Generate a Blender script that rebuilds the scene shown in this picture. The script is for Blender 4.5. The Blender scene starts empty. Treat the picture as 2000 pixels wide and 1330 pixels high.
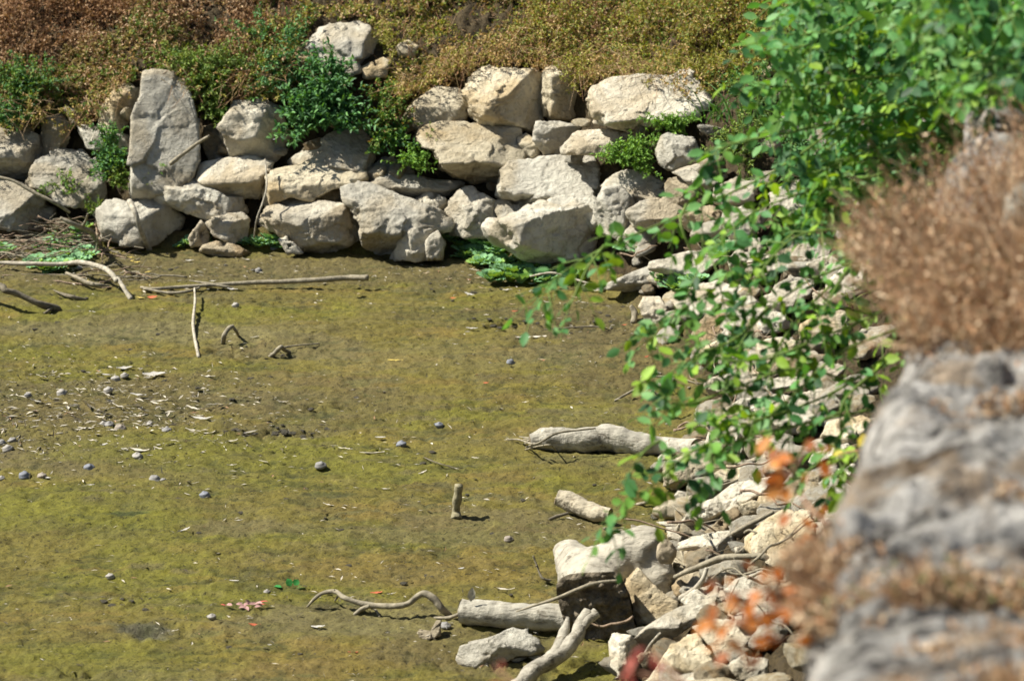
import bpy, bmesh, math, random
import numpy as np
from mathutils import Vector

# ------------------------------------------------------------ camera, light
SC = bpy.context.scene
COL = SC.collection
PITCH = math.radians(16.0)
H = 4.0
F = 6770.0
CP, SP = math.cos(PITCH), math.sin(PITCH)
FWD = np.array([0, CP, -SP]); UPV = np.array([0, SP, CP]); RGT = np.array([1.0, 0, 0])
CAM = np.array([0, 0, H])

cd = bpy.data.cameras.new('camera')
cam = bpy.data.objects.new('camera', cd); COL.objects.link(cam)
cam.location = (0, 0, H)
cam.rotation_euler = (math.radians(90) - PITCH, 0, 0)
cd.sensor_width = 36
cd.lens = 36 * F / 2000
cd.clip_start = 0.05; cd.clip_end = 500
cd.dof.use_dof = True
cd.dof.focus_distance = 12.8
cd.dof.aperture_fstop = 5.0
SC.camera = cam

SUN_EL = math.radians(50)
SUN_AZ = math.radians(-9)      # sun stands to the left (-x); positive turns it towards the camera
w = bpy.data.worlds.new('World'); SC.world = w; w.use_nodes = True
nt = w.node_tree
sky = nt.nodes.new('ShaderNodeTexSky'); sky.sky_type = 'NISHITA'; sky.sun_disc = False
sky.sun_elevation = SUN_EL
sdir = Vector((-math.cos(SUN_EL) * math.cos(SUN_AZ), -math.cos(SUN_EL) * math.sin(SUN_AZ), math.sin(SUN_EL)))
sky.sun_rotation = math.atan2(sdir.x, sdir.y)
bg = nt.nodes['Background']; bg.inputs[1].default_value = 0.05
nt.links.new(sky.outputs[0], bg.inputs[0])
sl = bpy.data.lights.new('sun', 'SUN'); sl.energy = 5.0; sl.angle = math.radians(0.5); sl.color = (1, .955, .87)
sun = bpy.data.objects.new('sun', sl); COL.objects.link(sun)
sun.rotation_euler = sdir.to_track_quat('Z', 'Y').to_euler(); sun.location = (-6, 8, 9)
SC.view_settings.view_transform = 'Standard'; SC.view_settings.look = 'None'
SC.view_settings.exposure = 1.0; SC.view_settings.gamma = 1
SC.cycles.max_bounces = 6; SC.cycles.transparent_max_bounces = 4

RNG = np.random.default_rng(7)
random.seed(7)

# ------------------------------------------------------------ numeric noise
def _hash(ix, iy, iz, seed):
    h = (ix * 374761393 + iy * 668265263 + iz * 2147483647 + seed * 974634777) & 0xffffffff
    h = ((h ^ (h >> 13)) * 1274126177) & 0xffffffff
    h = ((h ^ (h >> 16)) * 2246822519) & 0xffffffff
    return ((h ^ (h >> 15)) & 0xffffff) / float(0xffffff)

def vnoise(p, seed=0):
    """value noise, p (N,3) -> -1..1"""
    i = np.floor(p).astype(np.int64); f = p - i
    f = f * f * f * (f * (f * 6 - 15) + 10)
    r = 0
    for dx in (0, 1):
        wx = f[:, 0] if dx else 1 - f[:, 0]
        for dy in (0, 1):
            wy = f[:, 1] if dy else 1 - f[:, 1]
            for dz in (0, 1):
                wz = f[:, 2] if dz else 1 - f[:, 2]
                r = r + wx * wy * wz * _hash(i[:, 0] + dx, i[:, 1] + dy, i[:, 2] + dz, seed)
    return r * 2 - 1

def fbm(p, oct=4, seed=0, gain=.5):
    a = 1; s = 0; t = 0
    for k in range(oct):
        s = s + a * vnoise(p * (2.03 ** k) + k * 17.3, seed + k); t += a; a *= gain
    return s / t

def ridged(p, oct=3, seed=0):
    a = 1; s = 0; t = 0
    for k in range(oct):
        s = s + a * (1 - 2 * np.abs(vnoise(p * (2.1 ** k) + k * 9.1, seed + k))); t += a; a *= .5
    return s / t

def sstep(a, b, x):
    t = np.clip((x - a) / (b - a), 0, 1); return t * t * (3 - 2 * t)

# ------------------------------------------------------------ pixels of the photograph -> rays
def ray(px, py):
    d = FWD + RGT * (px - 1000) / F + UPV * (665 - py) / F
    return d / np.linalg.norm(d)

def ground_at(px, py, z=0.0):
    d = ray(px, py); t = (z - H) / d[2]; return CAM + d * t

def project(P):
    q = np.atleast_2d(P) - CAM
    dd = q @ FWD
    return 1000 + F * (q @ RGT) / dd, 665 - F * (q @ UPV) / dd

# ------------------------------------------------------------ terrain
SHORE_PX = [(-1200, 440), (-300, 462), (60, 470), (200, 482), (400, 488), (520, 494), (700, 500), (870, 503), (960, 512), (1080, 545),
            (1160, 560), (1200, 580), (1250, 620), (1290, 665), (1330, 720), (1345, 790), (1330, 860), (1300, 930),
            (1290, 985), (1275, 1040), (1260, 1120), (1240, 1220), (1190, 1330), (1120, 1480)]
SHORE = [tuple(ground_at(*p)[:2]) for p in SHORE_PX]
SHORE = [(-30, SHORE[0][1])] + SHORE + [(-.9, 3.5), (-1.8, -1), (-4, -12)]
SH = np.array(SHORE)

def shore_sd(x, y):
    """signed distance from the shoreline, positive on the banks; also y of the nearest point"""
    x = np.asarray(x, float); y = np.asarray(y, float)
    best = np.full(x.shape, 1e9); ny = np.zeros(x.shape); side = np.zeros(x.shape)
    for k in range(len(SH) - 1):
        a = SH[k]; b = SH[k + 1]; ab = b - a; L = ab @ ab
        t = np.clip(((x - a[0]) * ab[0] + (y - a[1]) * ab[1]) / L, 0, 1)
        qx = a[0] + t * ab[0]; qy = a[1] + t * ab[1]
        d = np.hypot(x - qx, y - qy)
        cr = ab[0] * (y - a[1]) - ab[1] * (x - a[0])
        m = d < best - 1e-9
        best = np.where(m, d, best); ny = np.where(m, qy, ny); side = np.where(m, cr, side)
    # polygon test for a robust sign
    inside = np.zeros(x.shape, bool)
    poly = list(map(tuple, SH)) + [(-60, -12), (-60, SH[0][1])]
    j = len(poly) - 1
    for i in range(len(poly)):
        xi, yi = poly[i]; xj, yj = poly[j]
        with np.errstate(divide='ignore', invalid='ignore'):
            c = ((yi > y) != (yj > y)) & (x < (xj - xi) * (y - yi) / (yj - yi + 1e-12) + xi)
        inside ^= c; j = i
    return np.where(inside, -best, best), ny

def edge_x(y):
    return -.42 + .19 * y

def terrain(x, y, soil=False):
    x = np.asarray(x, float); y = np.asarray(y, float)
    s, ny = shore_sd(x, y)
    sp = np.maximum(s, 0)
    zf = np.where(sp < .5, sp * 1.25, .625 + (sp - .5) * .68)
    zf = np.where(sp > 5, .625 + 4.5 * .68, zf)
    zr = np.minimum(sp * .55, 1.1)
    wf = sstep(13.9, 14.9, ny)
    z = zr * (1 - wf) + zf * wf
    if soil:
        band = sstep(.05, .16, sp) * (1 - sstep(.52, .64, sp)) * wf
        z = z - .16 * band - .05 * sstep(.05, .2, sp) * (1 - wf)
    # the bank behind the near wall rises to the level of the path
    e = x - edge_x(y) - .25
    plate = 2.3 * sstep(0, .25, e)
    wz = 1 - sstep(9.5, 12.5, y)
    z = np.maximum(z, plate * wz + z * (1 - wz))
    return z

def hit(px, py, t0=8.0):
    d = ray(px, py)
    t = np.arange(t0, 24, .01)
    P = CAM[None] + t[:, None] * d[None]
    zz = terrain(P[:, 0], P[:, 1])
    idx = np.argmax(P[:, 2] <= zz)
    return P[idx], t[idx]

# ------------------------------------------------------------ objects
def link(name, data=None, parent=None):
    o = bpy.data.objects.new(name, data); COL.objects.link(o)
    if parent is not None: o.parent = parent
    return o

def tag(o, label, cat=None, group=None, kind=None):
    if label: o['label'] = label
    if cat: o['category'] = cat
    if group: o['group'] = group
    if kind: o['kind'] = kind
    return o

def mesh_np(name, V, Fc, mat, smooth=True, colors=None, mats=None):
    """V (N,3); Fc: (M,k) array or list of arrays with different k"""
    me = bpy.data.meshes.new(name)
    if not isinstance(Fc, list): Fc = [Fc]
    Fc = [np.asarray(f, np.int32) for f in Fc if len(f)]
    V = np.asarray(V, np.float32)
    me.vertices.add(len(V)); me.vertices.foreach_set('co', V.ravel())
    nl = sum(f.size for f in Fc); nf = sum(len(f) for f in Fc)
    me.loops.add(nl); me.polygons.add(nf)
    me.loops.foreach_set('vertex_index', np.concatenate([f.ravel() for f in Fc]))
    tot = np.concatenate([np.full(len(f), f.shape[1], np.int32) for f in Fc])
    st = np.concatenate([[0], np.cumsum(tot)[:-1]]).astype(np.int32)
    me.polygons.foreach_set('loop_start', st)
    try: me.polygons.foreach_set('loop_total', tot)
    except Exception: pass
    me.polygons.foreach_set('use_smooth', np.full(nf, smooth, bool))
    me.update(calc_edges=True); me.validate()
    if colors is not None:
        a = me.color_attributes.new('col', 'FLOAT_COLOR', 'POINT')
        c = np.ones((len(V), 4), np.float32); c[:, :3] = colors
        a.data.foreach_set('color', c.ravel())
    me.materials.append(mat)
    return me

class MB:
    """collects vertices, quads and triangles with a colour per vertex"""
    def __init__(s): s.v = []; s.q = []; s.t = []; s.c = []; s.n = 0
    def add(s, V, Q=None, T=None, col=(1, 1, 1)):
        V = np.asarray(V, float).reshape(-1, 3)
        s.v.append(V)
        c = np.asarray(col, float)
        s.c.append(np.broadcast_to(c, (len(V), 3)))
        if Q is not None and len(Q): s.q.append(np.asarray(Q) + s.n)
        if T is not None and len(T): s.t.append(np.asarray(T) + s.n)
        s.n += len(V)
    def mesh(s, name, mat, origin=(0, 0, 0), smooth=True):
        F_ = []
        if s.q: F_.append(np.concatenate(s.q))
        if s.t: F_.append(np.concatenate(s.t))
        return mesh_np(name, np.concatenate(s.v) - np.asarray(origin), F_, mat, smooth, np.concatenate(s.c))
    def obj(s, name, mat, parent=None, origin=(0, 0, 0), smooth=True):
        o = link(name, s.mesh(name, mat, origin, smooth), parent)
        if parent is None: o.location = origin
        return o

def norm(a):
    return a / np.maximum(np.linalg.norm(a, axis=-1, keepdims=True), 1e-9)

def add_leaves(mb, P, D, N, L, W, col, fold=.25, curl=.15, detail=False):
    """oval leaves: base P, direction D, face normal N"""
    P = np.asarray(P, float); D = norm(np.asarray(D, float)); N = np.asarray(N, float)
    N = norm(N - D * np.sum(N * D, -1, keepdims=True)); S = np.cross(D, N)
    n = len(P); L = np.broadcast_to(L, (n,))[:, None]; W = np.broadcast_to(W, (n,))[:, None]
    col = np.broadcast_to(np.asarray(col, float), (n, 3))
    if detail:
        pts = [(0, 0, 0), (.3, .42, fold), (.7, .38, fold), (1, 0, -curl), (.7, -.38, fold), (.3, -.42, fold), (.3, 0, 0), (.7, 0, -curl * .3)]
        V = np.stack([P + D * L * a + S * W * b + N * (W * abs(b) * c if b else L * c * .5) for a, b, c in pts], 1).reshape(-1, 3)
        base = (np.arange(n) * 8)[:, None]
        Q = np.concatenate([base + np.array([[6, 7, 2, 1]]), base + np.array([[6, 5, 4, 7]])])
        T = np.concatenate([base + np.array([[0, 6, 1]]), base + np.array([[0, 5, 6]]), base + np.array([[7, 3, 2]]), base + np.array([[7, 4, 3]])])
        mb.add(V, Q, T, np.repeat(col, 8, 0))
    else:
        pts = [(0, 0, 0), (.45, .5, fold), (1, 0, -curl), (.45, -.5, fold)]
        V = np.stack([P + D * L * a + S * W * b + N * (W * abs(b) * c if b else L * c) for a, b, c in pts], 1).reshape(-1, 3)
        base = (np.arange(n) * 4)[:, None]
        T = np.concatenate([base + np.array([[0, 2, 1]]), base + np.array([[0, 3, 2]])])
        mb.add(V, None, T, np.repeat(col, 4, 0))

def add_stalks(mb, P0, P1, r, col, sag=None):
    """many thin three-sided stalks at once; sag (n,3) bends the middle"""
    P0 = np.asarray(P0, float); P1 = np.asarray(P1, float); n = len(P0)
    if n == 0: return
    D = norm(P1 - P0); a = np.cross(D, [0.3, 0.5, .81]); a = norm(a); b = np.cross(D, a)
    r = np.broadcast_to(r, (n,))[:, None]
    mid = (P0 + P1) / 2 + (0 if sag is None else sag)
    V = []
    for c, k in ((P0, 1.0), (mid, .8), (P1, .35)):
        for j in range(3):
            an = j * 2 * math.pi / 3
            V.append(c + (a * math.cos(an) + b * math.sin(an)) * r * k)
    V = np.stack(V, 1).reshape(-1, 3)
    base = (np.arange(n) * 9)[:, None]; Q = []
    for s_ in (0, 3):
        for j in range(3):
            Q.append(base + np.array([[s_ + j, s_ + (j + 1) % 3, s_ + 3 + (j + 1) % 3, s_ + 3 + j]]))
    mb.add(V, np.concatenate(Q), None, np.repeat(np.broadcast_to(np.asarray(col, float), (n, 3)), 9, 0))

def smooth_path(pts, n):
    """Catmull-Rom through pts (k,3)"""
    pts = np.asarray(pts, float)
    P = np.vstack([2 * pts[0] - pts[1], pts, 2 * pts[-1] - pts[-2]])
    m = len(pts) - 1; out = []
    for u in np.linspace(0, m, n):
        i = min(int(u), m - 1); t = u - i
        p0, p1, p2, p3 = P[i], P[i + 1], P[i + 2], P[i + 3]
        out.append(.5 * ((2 * p1) + (-p0 + p2) * t + (2 * p0 - 5 * p1 + 4 * p2 - p3) * t * t + (-p0 + 3 * p1 - 3 * p2 + p3) * t ** 3))
    return np.array(out)

def add_tube(mb, path, radii, sides=10, rough=.08, col=(1, 1, 1), seed=0, caps=True, scale=20.):
    path = np.asarray(path, float); n = len(path)
    radii = np.interp(np.linspace(0, 1, n), np.linspace(0, 1, len(radii)), radii)
    T = norm(np.gradient(path, axis=0))
    a = np.cross(T[0], [0, 0, 1.0]);
    if np.linalg.norm(a) < .1: a = np.cross(T[0], [1.0, 0, 0])
    a = norm(a); V = []
    for i in range(n):
        a = norm(a - T[i] * (a @ T[i])); b = np.cross(T[i], a)
        an = np.arange(sides) * 2 * math.pi / sides
        dr = (np.cos(an)[:, None] * a + np.sin(an)[:, None] * b)
        V.append(path[i] + dr * radii[i])
    V = np.array(V).reshape(-1, 3)
    C = np.repeat(path, sides, 0)
    rr = np.repeat(radii, sides)[:, None]
    k = fbm(V * scale, 3, seed)[:, None]
    V = C + (V - C) * (1 + rough * k * 2)
    Q = []
    for i in range(n - 1):
        for j in range(sides):
            Q.append((i * sides + j, i * sides + (j + 1) % sides, (i + 1) * sides + (j + 1) % sides, (i + 1) * sides + j))
    Tr = []
    if caps:
        V = np.vstack([V, path[0] - T[0] * radii[0] * .15, path[-1] + T[-1] * radii[-1] * .25])
        c0 = n * sides
        for j in range(sides):
            Tr.append((c0, (j + 1) % sides, j)); Tr.append((c0 + 1, (n - 1) * sides + j, (n - 1) * sides + (j + 1) % sides))
    mb.add(V, Q, Tr if caps else None, col)

# ------------------------------------------------------------ materials
class NT:
    def __init__(s, name):
        s.m = bpy.data.materials.new(name); s.m.use_nodes = True; s.t = s.m.node_tree
        s.b = s.t.nodes['Principled BSDF']
    def n(s, typ, **k):
        x = s.t.nodes.new(typ)
        for a, b in k.items():
            if a[0] == '_': x.inputs[a[1:].replace('_', ' ')].default_value = b
            else: setattr(x, a, b)
        return x
    def l(s, a, b): s.t.links.new(a, b)
    def coord(s, out='Object'): return s.n('ShaderNodeTexCoord').outputs[out]
    def noise(s, vec, scale, detail=5, rough=.55, dist=0):
        x = s.n('ShaderNodeTexNoise'); x.inputs['Scale'].default_value = scale; x.inputs['Detail'].default_value = detail
        x.inputs['Roughness'].default_value = rough; x.inputs['Distortion'].default_value = dist
        s.l(vec, x.inputs['Vector']); return x.outputs['Fac']
    def ramp(s, fac, stops):
        x = s.n('ShaderNodeValToRGB'); e = x.color_ramp.elements
        while len(e) < len(stops): e.new(.5)
        for k, (p, c) in enumerate(stops):
            e[k].position = p; e[k].color = (*c, 1) if len(c) == 3 else c
        s.l(fac, x.inputs[0]); return x.outputs[0]
    def mix(s, fac, a, b, mode='MIX'):
        x = s.n('ShaderNodeMix', data_type='RGBA', blend_type=mode)
        for sock, v in ((x.inputs[0], fac), (x.inputs[6], a), (x.inputs[7], b)):
            if isinstance(v, (int, float)): sock.default_value = v
            elif isinstance(v, tuple): sock.default_value = (*v, 1)
            else: s.l(v, sock)
        return x.outputs[2]
    def math(s, op, a, b=0.):
        x = s.n('ShaderNodeMath', operation=op)
        for k, v in enumerate((a, b)):
            if isinstance(v, (int, float)): x.inputs[k].default_value = v
            else: s.l(v, x.inputs[k])
        return x.outputs[0]
    def bump(s, hgt, strength, dist, prev=None):
        x = s.n('ShaderNodeBump'); x.inputs['Strength'].default_value = strength; x.inputs['Distance'].default_value = dist
        s.l(hgt, x.inputs['Height'])
        if prev is not None: s.l(prev, x.inputs['Normal'])
        return x.outputs['Normal']

def rock_material(name, c_hi, c_lo, c_stain):
    k = NT(name); co = k.coord(); info = k.n('ShaderNodeObjectInfo').outputs['Random']
    add = k.n('ShaderNodeVectorMath', operation='ADD'); k.l(co, add.inputs[0])
    cmb = k.n('ShaderNodeCombineXYZ'); r10 = k.math('MULTIPLY', info, 37.0)
    for j in range(3): k.l(r10, cmb.inputs[j])
    k.l(cmb.outputs[0], add.inputs[1]); v = add.outputs[0]
    n1 = k.noise(v, 7, 6, .6, .4); n2 = k.noise(v, 34, 5, .65); n3 = k.noise(v, 3.2, 3, .5, 1.)
    c = k.ramp(n1, [(.32, c_lo), (.6, c_hi)])
    c = k.mix(k.ramp(n3, [(.47, (0, 0, 0)), (.62, (.85,) * 3)]), c, c_stain)
    c = k.mix(.55, c, k.ramp(n2, [(.3, (.45, .44, .42)), (.52, (1, 1, 1))]), 'MULTIPLY')
    # thin dark pits and flecks
    vo = k.n('ShaderNodeTexVoronoi'); vo.inputs['Scale'].default_value = 55; k.l(v, vo.inputs['Vector'])
    pit = k.ramp(vo.outputs['Distance'], [(.08, (.62, .6, .56)), (.2, (1, 1, 1))])
    c = k.mix(.5, c, pit, 'MULTIPLY')
    hs = k.n('ShaderNodeHueSaturation'); k.l(c, hs.inputs['Color'])
    vv = k.math('ADD', k.math('MULTIPLY', info, .34), .78); k.l(vv, hs.inputs['Value'])
    k.l(hs.outputs[0], k.b.inputs['Base Color'])
    k.b.inputs['Roughness'].default_value = .93
    k.b.inputs['Specular IOR Level'].default_value = .2
    # layered bedding lines
    mp = k.n('ShaderNodeMapping'); mp.inputs['Scale'].default_value = (1, 1.5, 6); k.l(v, mp.inputs['Vector'])
    st = k.noise(mp.outputs[0], 5, 4, .6, .8)
    b = k.bump(st, .5, .02); b = k.bump(n1, .7, .03, b); b = k.bump(n2, .9, .02, b)
    n4 = k.noise(v, 120, 4, .75); b = k.bump(n4, .9, .008, b)
    b = k.bump(vo.outputs['Distance'], .35, .004, b)
    k.l(b, k.b.inputs['Normal'])
    return k.m

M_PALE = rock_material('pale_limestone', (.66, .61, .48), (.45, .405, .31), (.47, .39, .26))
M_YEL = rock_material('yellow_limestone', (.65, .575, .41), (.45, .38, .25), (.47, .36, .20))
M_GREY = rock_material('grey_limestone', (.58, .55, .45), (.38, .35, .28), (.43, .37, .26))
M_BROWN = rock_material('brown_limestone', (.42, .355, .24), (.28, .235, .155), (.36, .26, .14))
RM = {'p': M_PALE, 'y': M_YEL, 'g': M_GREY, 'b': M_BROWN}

def col_material(name, rough=.7, transl=0., bump=None, var=.25, vscale=60, spec=.3, sheen=0):
    k = NT(name)
    a = k.n('ShaderNodeAttribute', attribute_name='col').outputs['Color']
    co = k.coord()
    n1 = k.noise(co, vscale, 4, .6)
    c = k.mix(var, a, k.ramp(n1, [(.3, (.35, .35, .35)), (.65, (1.35, 1.35, 1.35))]), 'MULTIPLY')
    k.l(c, k.b.inputs['Base Color']); k.b.inputs['Roughness'].default_value = rough
    k.b.inputs['Specular IOR Level'].default_value = spec
    if bump:
        k.l(k.bump(k.noise(co, bump[0], 5, .6), bump[1], bump[2]), k.b.inputs['Normal'])
    if transl > 0:
        tr = k.n('ShaderNodeBsdfTranslucent')
        tc = k.mix(1., c, (1.35, 1.25, .35), 'MULTIPLY'); k.l(tc, tr.inputs['Color'])
        mx = k.n('ShaderNodeMixShader'); mx.inputs[0].default_value = transl
        out = k.t.nodes['Material Output']
        k.l(k.b.outputs[0], mx.inputs[1]); k.l(tr.outputs[0], mx.inputs[2]); k.l(mx.outputs[0], out.inputs[0])
    return k.m

M_LEAF = col_material('shrub_leaf', .55, .42, None, .35, 30, .28)
M_HERB = col_material('herb_leaf', .6, .25, None, .3, 80, .3)
M_DRY = col_material('dry_stalks', .85, .1, None, .3, 60, .15)
M_LETT = col_material('water_lettuce_leaf', .7, .22, (120, .4, .004), .35, 60, .2)
M_LITTER = col_material('dry_leaf_litter', .8, 0, (160, .5, .002), .45, 90, .2)
M_BARK = col_material('weathered_bark', .9, 0, (70, .7, .006), .7, 42, .2)
M_WOOD = col_material('muddy_pale_wood', .85, 0, (45, .8, .008), .55, 22, .25)
M_SHELL = col_material('snail_shell', .5, 0, (90, .4, .003), .7, 70, .4)

def add_cracks(m):
    t = m.node_tree; k = NT.__new__(NT); k.m = m; k.t = t; k.b = t.nodes['Principled BSDF']
    mp = k.n('ShaderNodeMapping'); mp.inputs['Scale'].default_value = (1, 3.5, 3.5); k.l(k.coord(), mp.inputs['Vector'])
    v = k.noise(mp.outputs[0], 9, 5, .65, 1.2); dk = k.ramp(v, [(.36, (.35, .32, .28)), (.46, (1, 1, 1)), (.62, (1, 1, 1)), (.72, (.72, .68, .6))])
    src = k.b.inputs['Base Color'].links[0].from_socket
    k.l(k.mix(.8, src, dk, 'MULTIPLY'), k.b.inputs['Base Color'])
    prev = k.b.inputs['Normal'].links[0].from_socket
    k.l(k.bump(v, .7, .012, prev), k.b.inputs['Normal'])
add_cracks(M_WOOD)

def mud_material():
    k = NT('algae_mud')
    a = k.n('ShaderNodeAttribute', attribute_name='col').outputs['Color']
    co = k.coord()
    n1 = k.noise(co, 9, 6, .65, .5); n2 = k.noise(co, 38, 6, .75); n3 = k.noise(co, 150, 5, .75)
    c = k.mix(.75, a, k.ramp(n1, [(.3, (.7, .68, .7)), (.5, (1, 1, 1)), (.7, (1.3, 1.27, 1.1))]), 'MULTIPLY')
    c = k.mix(.7, c, k.ramp(n2, [(.3, (.55, .55, .55)), (.55, (1.08, 1.08, 1.05)), (.75, (1.35, 1.3, 1.2))]), 'MULTIPLY')
    c = k.mix(.8, c, k.ramp(n3, [(.32, (.4, .4, .42)), (.5, (1, 1, 1)), (.7, (1.35, 1.35, 1.3))]), 'MULTIPLY')
    n4 = k.noise(co, 82, 3, .6, .6); c = k.mix(.8, c, k.ramp(n4, [(.34, (.2, .2, .19)), (.42, (1, 1, 1)), (.64, (1, 1, 1)), (.73, (1.5, 1.45, 1.35))]), 'MULTIPLY')
    k.l(c, k.b.inputs['Base Color'])
    k.b.inputs['Roughness'].default_value = .8; k.b.inputs['Specular IOR Level'].default_value = .25
    b = k.bump(n1, .5, .02); b = k.bump(n2, .85, .014, b); b = k.bump(n3, .8, .008, b)
    k.l(b, k.b.inputs['Normal'])
    return k.m
M_MUD = mud_material()

# ------------------------------------------------------------ the mud and the banks
def axis(lo, hi, step, far):
    a = np.arange(lo, hi, step)
    out = [a]; s = step; x = a[-1]; r = []
    while x < far: s *= 1.25; x += s; r.append(x)
    s = step; x = lo; l = []
    while x > -far: s *= 1.25; x -= s; l.append(x)
    return np.concatenate([l[::-1], a, r])

def build_ground():
    xs = axis(-2.3, 1.7, .0115, 40); ys = axis(9.6, 16.4, .0115, 45)
    X, Y = np.meshgrid(xs, ys); x = X.ravel(); y = Y.ravel()
    z = terrain(x, y, soil=True)
    s, _ = shore_sd(x, y)
    P = np.stack([x, y, np.zeros_like(x)], 1)
    inner = (np.abs(x) < 3.5) & (y > 8) & (y < 17.5)
    lo = fbm(P * 1.3, 3, 3); mid = fbm(P * [5, 9, 1], 4, 11); fine = fbm(P * 26, 4, 23); grit = fbm(P * 75, 2, 31)
    wet = 1 - sstep(-.1, .25, s)
    crust = np.clip(fbm(P * [14, 20, 1], 3, 57) - .12, 0, 1)
    rel = .016 * lo + .013 * mid + .007 * fine + .008 * grit + .012 * crust - .014 * np.clip(ridged(P * [5, 13, 1], 3, 141) - .52, 0, 1) * (fbm(P * [2, 4, 1], 2, 143) > 0)
    px, py = project(np.stack([x, y, np.zeros_like(x)], 1))
    # broken, cracked places in the mud skin
    for cx, cy, rx, ry in ((575, 845, 75, 10), (480, 845, 55, 8), (235, 1175, 45, 12), (375, 1042, 40, 9), (300, 1235, 60, 22), (985, 632, 70, 10),
                           (150, 1315, 50, 8), (1000, 1290, 200, 20), (640, 792, 90, 10), (460, 690, 60, 12), (55, 725, 22, 6), (930, 800, 60, 10), (1120, 640, 90, 10)):
        g = np.exp(-((px - cx) / rx) ** 2 - ((py - cy) / ry) ** 2)
        rel -= .03 * g * np.clip(ridged(P * [11, 20, 1], 3, 77) - .15, 0, 1) * 2
        rel += .012 * g * np.clip(fine + .2, 0, 1)
    rough = 1 + 2.0 * sstep(0, .2, s)
    z = z + rel * rough * inner
    # colour of the mud itself
    ol = np.array([.205, .170, .045]); gr = np.array([.195, .185, .030]); br = np.array([.165, .132, .068]); og = np.array([.245, .170, .055])
    gy = np.array([.215, .185, .10]); dk = np.array([.075, .085, .03]); soil = np.array([.085, .06, .036])
    c = np.broadcast_to(ol, (len(x), 3)).copy()
    def mixin(col, m):
        nonlocal c
        m = np.clip(m, 0, 1)[:, None]; c = c * (1 - m) + col * m
    n = fbm(P * [1.6, 3.4, 1], 4, 91); n2 = fbm(P * [3.5, 9, 1], 4, 93); n3 = fbm(P * [8, 22, 1], 3, 97)
    mixin(gr, sstep(-.05, .35, n + .5 * n2) * .8)
    mixin(og, sstep(.12, .42, n2 - .3 * n) * .6)
    mixin(gy, sstep(.2, .5, n3) * .35); mixin(gy * [.85, .8, 1.0], sstep(.18, .34, fbm(P * [1.1, 2.6, 1], 4, 211)) * .55)
    def blob(cx, cy, rx, ry, col, k, nn=.9):
        q = np.exp(-((px - cx) / rx) ** 2 - ((py - cy) / ry) ** 2)
        mixin(col, k * sstep(.15, .6, q + nn * .35 * (n2 + n3)))
    blob(120, 790, 380, 55, br, .75); blob(430, 750, 260, 26, br, .5); blob(60, 880, 260, 40, br, .55); blob(300, 920, 200, 30, br, .5)
    blob(700, 530, 700, 26, br, .8); blob(250, 525, 300, 30, br, .7); blob(900, 610, 200, 22, br, .3); blob(1150, 640, 170, 60, br, .9)
    blob(1250, 720, 110, 60, og, .6); blob(1230, 700, 140, 90, br, .7); blob(640, 790, 200, 35, br, .6)
    blob(330, 650, 260, 20, gy, .8); blob(130, 650, 200, 18, gy, .6); blob(120, 1000, 260, 50, gr, .9); blob(420, 880, 300, 40, gr, .7)
    blob(60, 690, 160, 16, gr, .5); blob(800, 1110, 260, 30, og, .55); blob(700, 1215, 240, 35, gy, .8); blob(620, 1290, 300, 40, og, .7)
    blob(250, 1008, 45, 8, np.array([.075, .10, .03]), .8); blob(290, 1235, 60, 18, np.array([.13, .12, .10]), .9)
    blob(640, 968, 60, 7, dk, .8); blob(560, 840, 130, 12, br, .7); blob(1150, 860, 120, 60, gy, .4); blob(950, 1270, 240, 50, br, .7)
    blob(900, 700, 260, 30, gy, .4); blob(200, 1290, 300, 40, gr, .5)
    deep = sstep(-.12, -.45, fine * .5 + mid * .6)
    mixin(dk * .9, deep * .5); mixin(dk * .7, sstep(.5, .75, ridged(P * [5, 13, 1], 3, 141)) * .55 * (fbm(P * [2, 4, 1], 2, 143) > 0)); mixin(br * .8, sstep(.1, .45, fbm(P * [3, 8, 1], 4, 151)) * .3)
    mixin(soil, sstep(.0, .12, s + .06 * n2))
    mixin(soil, sstep(.25, .6, grit * .5 + fine * .6) * .25)
    lum = c.mean(1, keepdims=True); me_c = (c * 1.0) * np.array([.78, .79, .58])
    nx = len(xs); ny = len(ys)
    i = np.arange(nx * ny).reshape(ny, nx)
    Q = np.stack([i[:-1, :-1], i[:-1, 1:], i[1:, 1:], i[1:, :-1]], -1).reshape(-1, 4)
    me = mesh_np('ground', np.stack([x, y, z], 1), Q, M_MUD, True, me_c)
    o = link('ground', me); tag(o, None, kind='structure')
    return o
build_ground()

# ------------------------------------------------------------ rocks
def ico(sub):
    bm = bmesh.new(); bmesh.ops.create_icosphere(bm, subdivisions=sub, radius=1)
    V = np.array([v.co[:] for v in bm.verts]); Fc = np.array([[v.index for v in f.verts] for f in bm.faces]); bm.free()
    return norm(V), Fc
ICO = {k: ico(k) for k in (3, 4, 5, 6)}

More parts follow.
